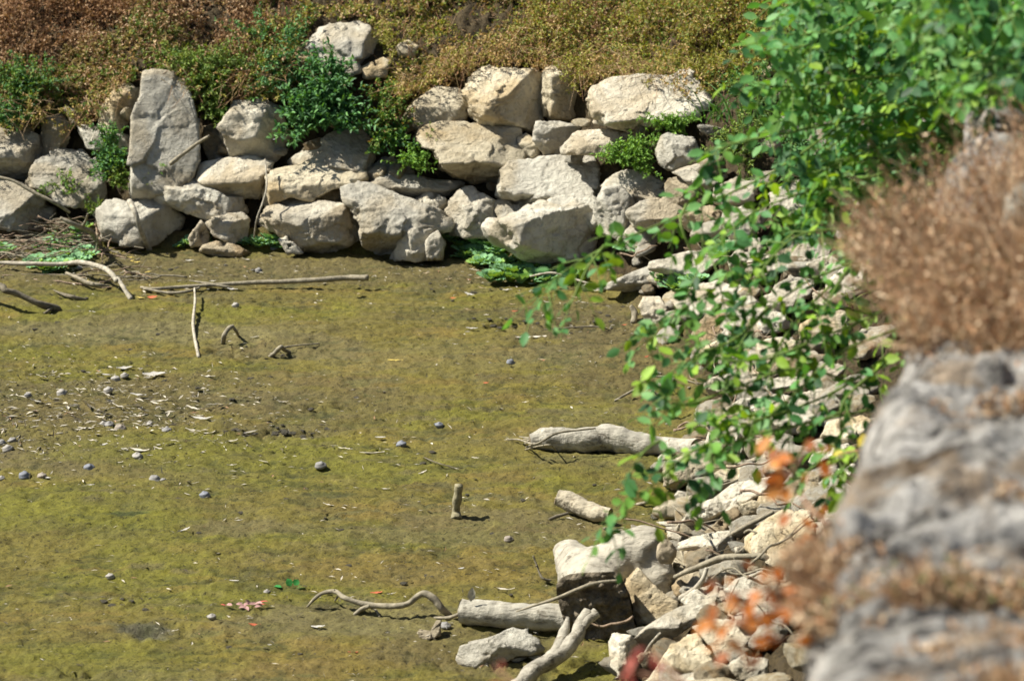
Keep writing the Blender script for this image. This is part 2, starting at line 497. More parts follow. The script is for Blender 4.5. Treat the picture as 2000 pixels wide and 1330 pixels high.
def rock_surface(radial, size, planes, seed, sub, amp=1.0, kk=140.):
    """star-shaped body: radial(dir) is the outline prism, planes (n, d) cut it"""
    D, Fc = ICO[sub]
    R = radial(D)
    acc = R ** -kk
    for nrm, d in planes:
        q = D @ nrm
        r = np.where(q > 1e-3, d / np.maximum(q, 1e-3), 1e6)
        r = np.minimum(r, size * 20)
        acc = acc + r ** -kk
    R = acc ** (-1 / kk)
    P = D * R[:, None]
    # broken faces: many shallow cuts with crisp edges
    rg = np.random.default_rng(seed + 999)
    acc = R ** -220.
    for j in range(6):
        n_ = norm(rg.normal(size=3)); sup = np.percentile(P @ n_, 99.8) * (1 - rg.uniform(.04, .17))
        q = D @ n_
        acc = acc + np.minimum(np.where(q > 1e-3, sup / np.maximum(q, 1e-3), 1e6), size * 20) ** -220.
    R2 = acc ** (-1 / 220.); P = D * R2[:, None]
    s = size
    so = np.array([seed * 3.7 % 91, seed * 1.3 % 57, seed * 7.1 % 83])
    n1 = fbm(P / s * 2.4 + so, 3, seed); n2 = ridged(P / s * 4.5 + so, 3, seed + 5); n3 = fbm(P / s * 11 + so, 5, seed + 9, .62)
    ax = norm(np.array([rg.uniform(-.35, .35), 1, rg.uniform(-.3, .3)]))
    lay = (P @ ax) / s * rg.uniform(4.5, 7.5) + .9 * n1 + .25 * n3
    saw = (lay - np.floor(lay)); saw = saw - .5
    gate = sstep(-.05, .3, vnoise(P / s * 2.1 + so + 31, seed + 3))
    chip = np.clip(fbm(P / s * 5.5 + so + 9, 3, seed + 21) - .16, 0, 1)
    # fracture facets: every patch of the surface takes its own small tilt and step
    def facets(m, tilt, step):
        site = P[rg.integers(0, len(P), m)]; Q_ = P + s * .035 * np.column_stack([n1 + n3, n2, n3 - n1])
        d2 = (Q_ ** 2).sum(1)[:, None] - 2 * Q_ @ site.T + (site ** 2).sum(1)[None]
        w_ = d2.argmin(1); g = rg.normal(0, tilt, (m, 3)); a_ = rg.uniform(-step, step, m)
        return a_[w_] + ((P - site[w_]) * g[w_]).sum(1) / s
    fac = facets(26, .19, .022) + .5 * facets(80, .15, .008)
    k = 1 + amp * (fac + .022 * n1 + .010 * n2 + .036 * n3 + .055 * saw * gate - .20 * chip)
    return P * k[:, None], Fc

def outline_radius(poly):
    """poly (k,2) about its centre -> 720 sample radii (outermost crossing)"""
    th = np.linspace(-math.pi, math.pi, 721); r = np.zeros(721)
    dx, dy = np.cos(th), np.sin(th)
    for i in range(len(poly)):
        a = poly[i]; b = poly[(i + 1) % len(poly)]; e = b - a
        den = dx * e[1] - dy * e[0]
        with np.errstate(divide='ignore', invalid='ignore'):
            t = (a[0] * e[1] - a[1] * e[0]) / den
            u = (a[0] * dy - a[1] * dx) / den
        ok = (t > 0) & (u >= -1e-6) & (u <= 1 + 1e-6)
        r = np.where(ok, np.maximum(r, np.nan_to_num(t)), r)
    r[r <= 0] = r[r > 0].min()
    k = np.array([1, 2, 3, 2, 1.]); k /= k.sum()
    rr = np.concatenate([r[-5:-1], r, r[1:5]])
    return th, np.convolve(rr, k, 'same')[4:-4]

N_ROCK = [0]
def make_rock(poly_px, label, mat='p', c=.68, r=None, l=None, b=None, bias=0., thick=.85, lean=.12, group=None, front=None, name='rock', cat='rock', dist=None, sub=None, amp=1., anchor=None, cham=4):
    """poly_px: outline in the photograph.  c: height share where the top facet starts, r / l / b: the same for a right, left and lower facet"""
    N_ROCK[0] += 1; seed = N_ROCK[0] * 7 + 3
    rg = np.random.default_rng(seed)
    pp = np.array(poly_px, float)
    a = pp; bb = np.roll(pp, -1, 0); cr = a[:, 0] * bb[:, 1] - bb[:, 0] * a[:, 1]
    A = cr.sum() / 2
    cx = ((a[:, 0] + bb[:, 0]) * cr).sum() / (6 * A); cy = ((a[:, 1] + bb[:, 1]) * cr).sum() / (6 * A)
    wpx = np.ptp(pp[:, 0]); hpx = np.ptp(pp[:, 1])
    if anchor is None: anchor = (cx, pp[:, 1].max() - .12 * hpx)
    _, tb = hit(*anchor)
    d = tb if dist is None else dist
    sc = d / F
    w_, h_ = wpx * sc, hpx * sc
    T = thick * .5 * math.sqrt(w_ * h_)
    T = min(T, .75 * min(w_, h_) + .02)
    dc = d + T * .35 + bias
    W = -ray(cx, cy); U = norm(np.cross(UPV, W)); 
    if U[0] < 0: U = -U
    Vv = np.cross(W, U); Vv = Vv if Vv[2] > 0 else -Vv
    C = CAM - W * dc
    # outline in the plane through C
    pts = []
    for q in pp:
        rd = ray(*q); t = ((C - CAM) @ W) / (rd @ W); X = CAM + rd * t - C
        pts.append((X @ U, X @ Vv))
    pts = np.array(pts) * 1.055
    th, rr = outline_radius(pts)
    def radial(D):
        s = np.hypot(D[:, 0], D[:, 1]); ang = np.arctan2(D[:, 1], D[:, 0])
        return np.interp(ang, th, rr) / np.maximum(s, 1e-3)
    u0, v0 = pts.min(0); u1, v1 = pts.max(0)
    planes = []
    fn = norm(np.array(front if front is not None else (rg.uniform(-.12, .12), lean + rg.uniform(-.06, .06), 1.)))
    planes.append((fn, T * fn[2]))
    planes.append((norm(np.array([rg.uniform(-.2, .2), .1, -1.])), T * .9))
    def facet(axis, pos, edge, tilt):
        # passes through (pos, T) and (edge, -.25T) in the plane of axis and depth
        e = edge - pos
        n_ = np.zeros(3); n_[axis] = 1.25 * T * np.sign(e); n_[2] = abs(e)
        n_[1 - axis] += tilt * T
        n_ = n_ / np.linalg.norm(n_)
        p = np.zeros(3); p[axis] = pos; p[2] = T
        return n_, max(n_ @ p, 1e-3)
    if c is not None: planes.append(facet(1, v0 + c * (v1 - v0), v1 + .02 * h_, rg.uniform(-.25, .25)))
    if r is not None: planes.append(facet(0, u0 + r * (u1 - u0), u1 + .02 * w_, rg.uniform(-.2, .2)))
    if l is not None: planes.append(facet(0, u0 + l * (u1 - u0), u0 - .02 * w_, rg.uniform(-.2, .2)))
    if b is not None: planes.append(facet(1, v0 + b * (v1 - v0), v0 - .02 * h_, 0.))
    P3 = np.column_stack([pts, np.zeros(len(pts))])
    for _ in range(cham):
        f = rg.uniform(-math.pi, math.pi); kz = rg.uniform(.5, 1.1) * (1 if rg.random() < .7 else -1)
        n_ = norm(np.array([math.cos(f), math.sin(f), kz]))
        sup = (P3 @ n_).max()
        planes.append((n_, sup + abs(n_[2]) * T * rg.uniform(.12, .6)))
    px_r = math.sqrt(wpx * hpx)
    if sub is None: sub = 6 if px_r > 130 else (5 if px_r > 55 else 4)
    L, Fc = rock_surface(radial, (w_ + h_) / 2, planes, seed, sub, amp)
    V = C + L[:, 0:1] * U + L[:, 1:2] * Vv + L[:, 2:3] * W
    org = np.array([V[:, 0].mean(), V[:, 1].mean(), V[:, 2].min()])
    me = mesh_np(name, V - org, Fc, RM[mat])
    o = link(name, me); o.location = org
    tag(o, label, cat, group)
    return o

def Z(off, s):
    return lambda *pts: [(off[0] + x * s, off[1] + y * s) for x, y in pts]
z1 = Z((0, 0), 1 / 2.217); z2 = Z((600, 0), 1 / 2.217); z3 = Z((1100, 0), .5263)
z8 = Z((1100, 450), .376); z6 = Z((1000, 780), .4135); z5 = Z((600, 550), .5865); zc = Z((1300, 750), .2256)

GW = 'limestone boulders stacked in the far bank'
def wr(poly, label, *a, **k): return make_rock(poly, label, *a, group=GW, **k)
wr(z1((622, 318), (700, 330), (775, 350), (815, 395), (846, 500), (856, 600), (858, 690), (832, 755), (780, 800), (720, 850), (640, 875), (575, 868), (568, 780), (578, 640), (574, 515), (612, 430)), 'tallest boulder, a pale upright slab standing between the dry bank and the mud', 'g', c=.9, lean=.4, thick=.6, bias=-.02, cham=0, amp=.5)
wr(z1((440, 470), (520, 350), (610, 370), (600, 440), (560, 510), (545, 560), (500, 590), (430, 560)), 'brownish leaning boulder tucked behind the left edge of the tall upright slab', 'y', c=.6, r=.4, bias=.05)
wr(z1((340, 545), (400, 545), (560, 590), (570, 680), (480, 660), (380, 640)), 'shaded flat grey stone between the brown leaning boulder and the green herbs', 'g', bias=.05, sub=5)
wr(z1((-130, 570), (0, 562), (100, 575), (150, 590), (185, 625), (165, 690), (140, 775), (60, 770), (-130, 740)), 'flat-topped block at the left edge of the photo, cut by the frame', 'p', c=.55, r=.75, b=.35)
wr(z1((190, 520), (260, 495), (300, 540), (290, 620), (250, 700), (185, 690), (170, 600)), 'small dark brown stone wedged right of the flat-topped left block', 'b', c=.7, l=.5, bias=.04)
wr(z1((170, 700), (250, 650), (340, 643), (400, 700), (470, 790), (475, 850), (400, 905), (280, 880), (150, 810)), 'shadowed wedge-shaped boulder behind the fallen twigs at left', 'g', c=.5, bias=.06, lean=.5)
wr(z1((-150, 790), (0, 780), (90, 800), (180, 850), (257, 912), (240, 960), (160, 995), (50, 992), (-150, 985)), 'smooth pale boulder low at the left edge behind the pile of twigs', 'g', c=.35, r=.52, bias=-.04)
wr(z1((425, 870), (500, 862), (560, 880), (640, 865), (720, 895), (782, 940), (770, 995), (700, 1045), (640, 1062), (540, 1055), (445, 1035), (425, 950)), 'rounded boulder on the mud with a stick leaning against it', 'g', c=.6, r=.55, bias=-.06)
wr(z1((655, 860), (700, 790), (760, 735), (830, 770), (900, 810), (980, 855), (1070, 850), (1087, 890), (1060, 930), (1000, 945), (900, 955), (800, 915), (720, 895), (650, 885)), 'sloping striped boulder above the rounded one, right of the upright slab foot', 'g', c=.55, lean=.4, bias=-.02)
wr(z1((885, 965), (1000, 925), (1060, 918), (1090, 980), (1080, 1040), (1000, 1055), (930, 1020)), 'cream lump of stone under the striped boulder', 'p', c=.65, r=.55, bias=-.05)
wr(z1((815, 1030), (870, 955), (905, 1000), (900, 1060), (830, 1070)), 'little pointed stone left of the cream lump by the lettuce', 'p', c=None, r=.5, bias=-.08)
wr(z1((955, 560), (1010, 455), (1080, 438), (1150, 430), (1215, 465), (1225, 520), (1250, 590), (1225, 650), (1170, 692), (1060, 685), (1000, 670)), 'blocky boulder below the dark green shrub, lit on its left face', 'p', c=.72, r=.55, lean=.3)
wr(z1((840, 740), (900, 700), (1000, 685), (1100, 680), (1190, 715), (1180, 760), (1140, 800), (1120, 855), (1060, 870), (980, 845), (880, 800), (842, 775)), 'flat oval stone with a bright top, right of the upright slab', 'p', c=.5, b=.4, bias=-.03)
wr(z1((1170, 740), (1280, 725), (1380, 680), (1480, 695), (1560, 735), (1590, 790), (1530, 800), (1440, 820), (1350, 870), (1260, 850), (1180, 893), (1168, 800)), 'long cream boulder with a hollowed shaded front, under the smooth slab', 'y', c=.45, bias=-.05)
wr(z1((1310, 870), (1350, 840), (1440, 810), (1500, 830), (1480, 880), (1380, 900)), 'yellowish stone squeezed under the long cream boulder', 'y', bias=.02)
wr([(560, 325), (600, 290), (650, 262), (690, 250), (715, 256), (740, 300), (728, 325), (700, 345), (655, 325), (600, 335)], 'smooth pale slab leaning under the dark green shrub', 'p', c=.42, r=.85, bias=.03, lean=.8)
wr([(503, 434), (520, 415), (545, 395), (575, 390), (620, 396), (676, 398), (700, 425), (697, 470), (665, 487), (610, 498), (580, 492), (555, 465), (520, 448)], 'big square boulder on the mud, its shaded front crossed by ledges', 'p', c=.72, r=.85, b=.25, bias=-.07)
wr([(545, 470), (560, 462), (580, 480), (590, 494), (560, 496)], 'small pale stone at the lower left foot of the square boulder', 'p', bias=-.14)
wr([(386, 487), (400, 478), (424, 471), (455, 476), (487, 494), (470, 501), (430, 501), (395, 495)], 'low flat mud-coloured stone among the water lettuce', 'b', c=.5, bias=-.05)
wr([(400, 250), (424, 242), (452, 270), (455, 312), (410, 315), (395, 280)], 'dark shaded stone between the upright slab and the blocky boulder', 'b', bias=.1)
wr([(418, 300), (440, 275), (456, 300), (450, 330), (425, 325)], 'small shaded grey stone under the dark one beside the upright slab', 'g', bias=.06)
wr(z2((0, 175), (45, 130), (90, 108), (200, 100), (262, 115), (310, 170), (330, 235), (260, 260), (225, 300), (150, 330), (60, 325), (30, 260)), 'highest boulder, grey and rounded, poking out of the dry ground cover', 'g', c=.6, r=.75, lean=.35, bias=.02)
wr([(570, 115), (590, 85), (612, 85), (624, 135), (606, 158), (575, 160)], 'small brown stone against the left side of the highest boulder', 'b', c=.6, bias=-.02)
wr(z2((235, 290), (330, 250), (362, 270), (340, 335), (250, 340)), 'small bright stone at the lower right of the highest boulder', 'y', c=.5, bias=-.03)
wr(z2((385, 195), (440, 175), (485, 205), (450, 265), (390, 250)), 'little sandy stone half buried in the dry ground cover', 'y', bias=.02)
wr(z2((385, 545), (440, 500), (470, 440), (560, 380), (640, 390), (690, 420), (690, 520), (560, 545), (430, 575)), 'leaning boulder with an orange stained side, left of the round one', 'y', c=.55, l=.35, bias=.02, lean=.1)
wr(z2((683, 400), (720, 315), (800, 292), (900, 300), (980, 300), (1022, 340), (1030, 450), (1015, 535), (920, 578), (850, 555), (760, 548), (705, 500)), 'large round-shouldered boulder under the green ground cover with a bright top', 'y', c=.52, r=.48, b=.2, bias=-.02, thick=1.)
wr(z2((1025, 320), (1060, 290), (1130, 285), (1192, 340), (1200, 390), (1160, 470), (1130, 535), (1050, 525), (1020, 460)), 'shaded brown boulder right of the large round-shouldered one', 'y', c=.8, r=.3, bias=.07)
wr(z3((100, 370), (110, 320), (180, 290), (300, 285), (430, 285), (505, 310), (532, 350), (528, 410), (420, 452), (340, 480), (290, 492), (230, 480), (120, 455)), 'wide pale slab dappled with shadow under the right ground cover', 'p', c=.28, b=.2, lean=.7, bias=-.02)
wr(z2((1112, 612), (1170, 572), (1300, 560), (1450, 590), (1462, 625), (1380, 652), (1260, 672), (1120, 665)), 'flat loaf-shaped stone beneath the wide dappled slab', 'p', c=.45, r=.55, bias=-.02)
wr(z2((980, 605), (1000, 535), (1090, 528), (1175, 550), (1130, 650), (1030, 670)), 'small square block beneath the shaded brown boulder', 'g', c=.75, r=.35)
wr(z2((908, 602), (950, 582), (990, 610), (1012, 675), (960, 695), (930, 650)), 'small cream stone touching the right end of the big yellow boulder', 'y', c=.6, bias=.0)
wr(z2((435, 600), (470, 570), (530, 545), (600, 530), (690, 532), (760, 550), (870, 545), (905, 570), (910, 620), (947, 660), (930, 705), (870, 745), (820, 780), (680, 785), (590, 720), (560, 650), (490, 640)), 'big yellowish boulder in the middle with a bulging sunlit top', 'y', c=.38, r=.9, b=.3, bias=-.08, lean=.5, thick=1.)
wr(z2((855, 745), (900, 700), (1030, 680), (1200, 658), (1240, 690), (1300, 770), (1290, 810), (1250, 860), (1120, 890), (990, 875), (860, 840)), 'smooth pale slab right of the dark hollow, half in shadow', 'g', c=.25, r=.93, bias=.04, lean=.9)
wr(z2((265, 795), (360, 745), (460, 760), (560, 780), (655, 790), (640, 845), (540, 855), (440, 875), (340, 825)), 'thin flat slab lying above the five-sided boulder', 'g', c=.4, b=.5, bias=.0)
wr(z2((230, 760), (330, 685), (430, 695), (450, 760), (400, 790), (280, 800)), 'grey stone behind the thin slab under the bright green herbs', 'g', c=.35, bias=.06, lean=.8)
wr(z2((158, 820), (210, 788), (270, 800), (330, 820), (400, 850), (460, 870), (570, 920), (602, 960), (590, 1000), (510, 1010), (440, 1015), (365, 1115), (250, 1065), (230, 960), (170, 880)), 'five-sided grey boulder on the mud left of the centre hollow', 'g', c=.6, lean=.55, b=.3, bias=-.08)
wr(z2((358, 1130), (400, 1050), (440, 995), (520, 982), (590, 1050), (582, 1120), (480, 1128)), 'small pointed wedge standing in front of the five-sided boulder', 'p', c=.9, l=.35, bias=-.14, front=(.45, .1, 1.))
wr(z2((540, 1010), (560, 985), (592, 1050), (585, 1125), (515, 1120), (515, 1050)), 'small white flake leaning right of the pointed wedge', 'p', c=.6, bias=-.17)
wr(z2((473, 868), (520, 826), (600, 858), (618, 892), (560, 920)), 'little bright stone on the shoulder of the five-sided boulder', 'p', c=.5, bias=-.02)
wr(z2((592, 945), (620, 880), (662, 822), (740, 830), (810, 880), (842, 950), (810, 1020), (700, 1025), (620, 995)), 'rough pitted boulder below the dark hollow', 'p', c=.6, l=.4, bias=-.04, amp=1.4)
wr(z2((800, 880), (900, 840), (990, 843), (1003, 885), (940, 940), (840, 960)), 'grey stone behind the rough boulder, right of the dark hollow', 'g', c=.4, bias=.0, lean=.5)
wr(z2((803, 990), (830, 960), (900, 930), (1010, 880), (1060, 885), (1100, 900), (1150, 870), (1190, 880), (1232, 930), (1265, 1040), (1230, 1100), (1190, 1122), (1080, 1142), (960, 1130), (860, 1085), (820, 1040)), 'massive boulder on the mud behind the water lettuce, right half in shade', 'g', c=.66, r=.3, b=.3, bias=-.10, thick=1.)
wr(z2((1020, 900), (1060, 860), (1230, 835), (1255, 900), (1240, 1000), (1150, 950)), 'pale boulder shoulder rising behind the massive one', 'g', c=.5, bias=.02, lean=.6)
wr(z3((118, 790), (130, 735), (150, 700), (195, 680), (260, 740), (280, 800), (225, 870), (150, 865)), 'grey-brown boulder with a flat face beside the massive one', 'g', c=.85, r=.7, bias=-.05, lean=.3)
wr(z3((140, 700), (190, 650), (240, 632), (330, 650), (385, 670), (400, 705), (370, 745), (270, 760)), 'bright pale slab under the right-hand bright green herbs', 'p', c=.25, bias=.03, lean=.9)
wr(z3((250, 790), (300, 750), (345, 738), (400, 740), (452, 790), (430, 860), (340, 862), (270, 840)), 'white-topped stone behind the tip of the green branch', 'p', c=.35, b=.4, bias=-.06, lean=.4)
wr(z3((345, 560), (360, 520), (390, 498), (480, 510), (505, 560), (495, 605), (420, 640), (365, 612)), 'roundish brown-grey stone above the right slabs', 'g', c=.7, l=.4, bias=-.02)
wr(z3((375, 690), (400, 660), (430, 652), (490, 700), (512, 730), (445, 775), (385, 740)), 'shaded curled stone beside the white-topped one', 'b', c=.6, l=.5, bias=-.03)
wr(z3((400, 640), (500, 606), (590, 620), (607, 660), (520, 712), (470, 690), (430, 655)), 'pale slab just left of the hanging green shrub', 'p', c=.35, bias=.0, lean=.6)
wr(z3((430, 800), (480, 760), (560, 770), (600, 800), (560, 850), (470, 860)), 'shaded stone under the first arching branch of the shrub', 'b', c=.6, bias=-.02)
wr(z3((560, 700), (640, 660), (720, 690), (700, 760), (620, 780), (570, 750)), 'pale boulder seen through the shrub, upper left one', 'p', c=.4, bias=-.02, lean=.5)
wr(z3((590, 800), (680, 760), (720, 800), (700, 880), (620, 890)), 'pale boulder seen through the shrub, below the upper left one', 'p', c=.4, bias=-.02)
wr(z3((760, 720), (870, 680), (940, 730), (900, 800), (780, 800)), 'pale boulder seen through the shrub, middle one of its row', 'p', c=.4, bias=0, lean=.5)
wr(z3((980, 740), (1050, 720), (1120, 740), (1100, 800), (1000, 810)), 'pale boulder seen through the shrub, near the right grass blades', 'p', c=.4, bias=0, lean=.5)
wr(z3((840, 580), (950, 560), (980, 620), (900, 660), (830, 640)), 'pale boulder high behind the shrub leaves', 'p', c=.4, bias=0, lean=.5)

GR = 'limestone rubble heaped along the right shore'
def rr_(poly, label, *a, **k): return make_rock(poly, label, *a, group=GR, **k)
rr_(z8((205, 290), (330, 230), (440, 188), (520, 180), (557, 230), (540, 262), (440, 312), (330, 317), (230, 302)), 'flat wedge-shaped rock at the far right shore, pointing at the water lettuce', 'g', c=.6, r=.85, b=.3)
rr_(z8((470, 185), (560, 130), (660, 110), (770, 108), (812, 160), (760, 222), (640, 245), (550, 215)), 'white flat rock just behind the wedge-shaped shore rock', 'p', c=.3)
rr_(z8((402, 400), (420, 350), (500, 343), (560, 430), (612, 450), (595, 485), (520, 492), (440, 482)), 'squarish shore rock with a short dark stick against it', 'p', c=.7, r=.6)
rr_(z8((575, 360), (680, 300), (800, 268), (960, 300), (1012, 330), (1002, 430), (930, 480), (850, 450), (760, 440), (640, 445)), 'largest white rock behind the trailing leaves of the shrub', 'p', c=.35, lean=.7)
rr_(z8((690, 520), (700, 490), (760, 428), (850, 440), (930, 480), (962, 540), (900, 585), (760, 610), (700, 570)), 'sloping grey-brown rock below the largest white rock', 'b', c=.6, l=.5)
rr_(z8((812, 560), (870, 488), (970, 545), (962, 605), (890, 645), (820, 635)), 'small pointed rock leaning on the sloping grey-brown one', 'p', c=.8, r=.35, bias=-.05)
rr_(z8((738, 800), (780, 768), (900, 730), (1000, 708), (1012, 760), (990, 842), (900, 852), (780, 847)), 'rock with a bright flat top and pitted shaded front at the shore', 'p', c=.68, b=.1)
rr_(z8((1003, 730), (1010, 650), (1012, 590), (1080, 558), (1180, 560), (1212, 640), (1190, 700), (1060, 772)), 'tall cream rock behind the bright flat-topped one', 'y', c=.55)
rr_(z8((998, 830), (1100, 770), (1240, 738), (1232, 800), (1100, 852), (1030, 862)), 'narrow white slab right of the bright flat-topped rock', 'p', c=.3)
rr_(z8((1230, 560), (1250, 480), (1340, 470), (1372, 540), (1360, 612), (1270, 622)), 'knobbly pale rock at the edge of the brown grass tuft', 'p', c=.6)
rr_(z8((1010, 482), (1060, 418), (1150, 430), (1182, 500), (1100, 542), (1030, 533)), 'pale rock in the middle of the trailing shrub leaves', 'p', c=.5)
rr_(z8((1080, 300), (1180, 240), (1300, 260), (1290, 340), (1180, 380), (1100, 350)), 'long pale rock high on the right bank among shrub leaves', 'p', c=.4, lean=.5)
rr_(z8((1260, 180), (1380, 130), (1470, 170), (1440, 240), (1320, 260)), 'pale rock high on the right bank near the dry tuft', 'p', c=.45)
rr_(z8((1050, 130), (1150, 80), (1230, 130), (1180, 200), (1080, 190)), 'pale rock on the upper right bank behind a leafy stem', 'p', c=.45)
rr_(z8((860, 160), (930, 60), (1020, 40), (1040, 120), (960, 190), (880, 220)), 'pale sloping rock behind the small lettuce plant', 'p', c=.4, lean=.4)
rr_(z8((1300, 330), (1420, 300), (1480, 360), (1420, 430), (1320, 420)), 'pale rock just left of the big brown tuft', 'p', c=.5)
rr_(z8((1120, 640), (1230, 610), (1330, 640), (1310, 720), (1200, 740), (1130, 700)), 'cream rock under the shrub, above the narrow white slab', 'p', c=.5)
rr_(z8((1000, 880), (1120, 850), (1220, 880), (1200, 960), (1080, 990), (1000, 950)), 'pale rough rock under the lower leaves of the shrub', 'p', c=.5)
rr_(z8((1230, 850), (1340, 820), (1390, 900), (1330, 970), (1230, 950)), 'pale rough rock under the lower leaves, farther right', 'p', c=.5)
rr_(zc((585, 400), (650, 402), (655, 520), (640, 690), (580, 695), (585, 560)), 'upright narrow splinter of white stone among the rubble', 'p', c=.95, l=.6, bias=-.02, sub=5, amp=.6)
rr_(zc((660, 410), (718, 410), (700, 560), (650, 660), (640, 620)), 'second upright stone splinter, right of the narrow one', 'p', c=.95, bias=-.01, sub=5, amp=.6)
rr_(zc((645, 680), (760, 640), (900, 580), (1040, 535), (1060, 560), (900, 660), (720, 725)), 'long thin stone slat lying right of the upright splinters', 'p', c=.5, sub=5)
rr_(zc((1200, 700), (1280, 600), (1400, 560), (1560, 520), (1620, 560), (1500, 620), (1400, 650), (1250, 715)), 'sunlit rough rock left of the yellow leaf', 'p', c=.45)
rr_(zc((380, 420), (480, 380), (560, 420), (560, 540), (440, 600), (330, 560)), 'pale stone just left of the upright splinters', 'p', c=.5)
rr_(zc((0, 800), (0, 700), (120, 640), (260, 560), (330, 620), (400, 660), (450, 760), (380, 790), (220, 830), (90, 920), (0, 880)), 'cream sloping rock in the shore rubble above the dark gap', 'y', c=.5, b=.25)
rr_(zc((-60, 620), (120, 530), (200, 560), (60, 640), (-60, 700)), 'small pale rock at the end of the lying upper log', 'p', c=.5, anchor=(1310, 897))
rr_(zc((80, 960), (150, 880), (265, 820), (250, 930), (210, 1000), (120, 1030)), 'white triangular stone under three dark green leaves', 'p', c=.4)
rr_(zc((400, 790), (530, 710), (680, 705), (685, 780), (640, 850), (530, 890), (440, 900)), 'smooth beige block behind the long tilted slab', 'y', c=.45, lean=.5)
rr_(zc((1030, 860), (1090, 770), (1190, 740), (1270, 940), (1180, 960), (1080, 930)), 'pale flat-faced rock behind the orange leaves', 'g', c=.8, lean=.4)
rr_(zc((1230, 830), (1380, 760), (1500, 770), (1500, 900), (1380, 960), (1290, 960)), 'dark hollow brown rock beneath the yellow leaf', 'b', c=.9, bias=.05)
rr_(zc((1380, 740), (1500, 690), (1640, 690), (1620, 800), (1480, 790)), 'white rock end beside the near wall', 'p', c=.4)
rr_(zc((120, 1240), (180, 1160), (250, 1050), (420, 990), (560, 880), (760, 840), (870, 825), (915, 890), (890, 930), (740, 1000), (600, 1080), (420, 1200), (220, 1265)), 'long tilted slab with a bright rim, lying across the rubble', 'p', c=.58, b=.3, bias=-.03)
rr_(zc((640, 1060), (760, 990), (880, 945), (940, 960), (948, 1030), (860, 1090), (720, 1180), (650, 1120)), 'brown-shaded block at the right end of the long tilted slab', 'y', c=.65, b=.3)
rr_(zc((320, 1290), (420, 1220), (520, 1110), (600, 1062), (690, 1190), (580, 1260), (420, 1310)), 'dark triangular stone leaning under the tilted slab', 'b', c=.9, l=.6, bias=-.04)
rr_(z6((770, 680), (860, 650), (950, 632), (1040, 620), (1063, 715), (1040, 745), (955, 755), (850, 735)), 'flat-topped block with a sharp white upper face', 'p', c=.5, r=.7, b=.1)
rr_(z6((735, 600), (860, 608), (892, 650), (800, 690), (740, 655)), 'low pale stone left of the flat-topped block', 'p', c=.5)
rr_(z6((1100, 700), (1120, 650), (1180, 590), (1280, 525), (1400, 540), (1440, 650), (1422, 780), (1290, 802), (1190, 745), (1120, 745)), 'big rounded cream boulder beside the near wall', 'y', c=.6, l=.25, lean=.4)
rr_(z6((530, 850), (560, 815), (590, 798), (640, 850), (690, 900), (800, 975), (720, 1042), (600, 1092), (570, 950)), 'pointed cream rock standing against the cut trunk', 'y', c=.97, l=.25, bias=-.22, lean=.25, thick=.7, dist=11.55)
rr_(z6((580, 1130), (640, 1070), (720, 1020), (800, 980), (900, 950), (965, 928), (1002, 960), (950, 1012), (820, 1082), (700, 1162), (620, 1182)), 'long ridged slab pointing at the trunk, below the driftwood fork', 'p', c=.6, b=.4)
rr_(z6((800, 950), (860, 900), (965, 868), (1012, 900), (1000, 965), (860, 980)), 'pale stone with a broken edge above the long ridged slab', 'p', c=.4)
rr_(z6((640, 1340), (700, 1245), (760, 1160), (830, 1120), (890, 1098), (950, 1200), (940, 1262), (850, 1340), (700, 1350)), 'smooth egg-like boulder near the bottom of the rubble', 'y', c=.5, l=.4)
rr_(z6((458, 1160), (480, 1105), (560, 1120), (620, 1190), (600, 1260), (540, 1335), (470, 1265)), 'knobbly upright stone below the cut trunk', 'p', c=.8, l=.3, r=.5)
rr_(z6((1010, 900), (1060, 850), (1150, 820), (1250, 850), (1300, 930), (1200, 1002), (1050, 965)), 'broad pale rock above the orange leaf cluster', 'p', c=.4)
rr_(z6((870, 1080), (960, 1040), (1080, 1050), (1150, 1120), (1100, 1210), (980, 1230), (950, 1180)), 'pale rock behind the orange leaf cluster', 'p', c=.45)
rr_(z6((820, 1330), (880, 1280), (960, 1240), (1030, 1270), (1080, 1345), (950, 1400), (850, 1400)), 'pale rock at the bottom edge of the photo, right of the egg-like one', 'p', c=.5, anchor=(1390, 1330))
rr_(z6((1015, 1250), (1100, 1208), (1200, 1228), (1210, 1300), (1080, 1325)), 'small pale rock low beside the near wall', 'p', c=.5)
rr_(z6((740, 760), (780, 720), (840, 715), (900, 760), (870, 800), (760, 840)), 'cream stone right of the broken trunk end', 'y', c=.5)
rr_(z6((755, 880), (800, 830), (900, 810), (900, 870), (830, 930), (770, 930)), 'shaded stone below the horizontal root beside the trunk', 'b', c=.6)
rr_(z6((600, 1210), (680, 1150), (740, 1185), (700, 1245), (620, 1270)), 'brownish stone between the egg-like boulder and the slab', 'b', c=.6)
rr_(z6((1040, 790), (1110, 780), (1200, 800), (1190, 830), (1100, 840)), 'little flat stone beneath the driftwood root', 'g', c=.5)
rr_(z6((1050, 690), (1110, 640), (1150, 640), (1120, 720), (1060, 740)), 'white chip of stone left of the rounded cream boulder', 'p', c=.5)
rr_(z6((690, 580), (780, 570), (860, 590), (840, 620), (740, 610)), 'narrow stone edge behind the trunk', 'p', c=.5)
rr_(z5((500, 1250), (520, 1212), (570, 1198), (620, 1183), (680, 1150), (740, 1165), (790, 1215), (770, 1240), (700, 1245), (610, 1285), (505, 1277)), 'greenish angular rock alone on the mud below the lower log', 'g', c=.55, l=.5)
rr_(z5((365, 1170), (400, 1132), (442, 1130), (445, 1180), (395, 1195)), 'small dark angular stone on the mud under the wavy stick', 'b', c=.7)
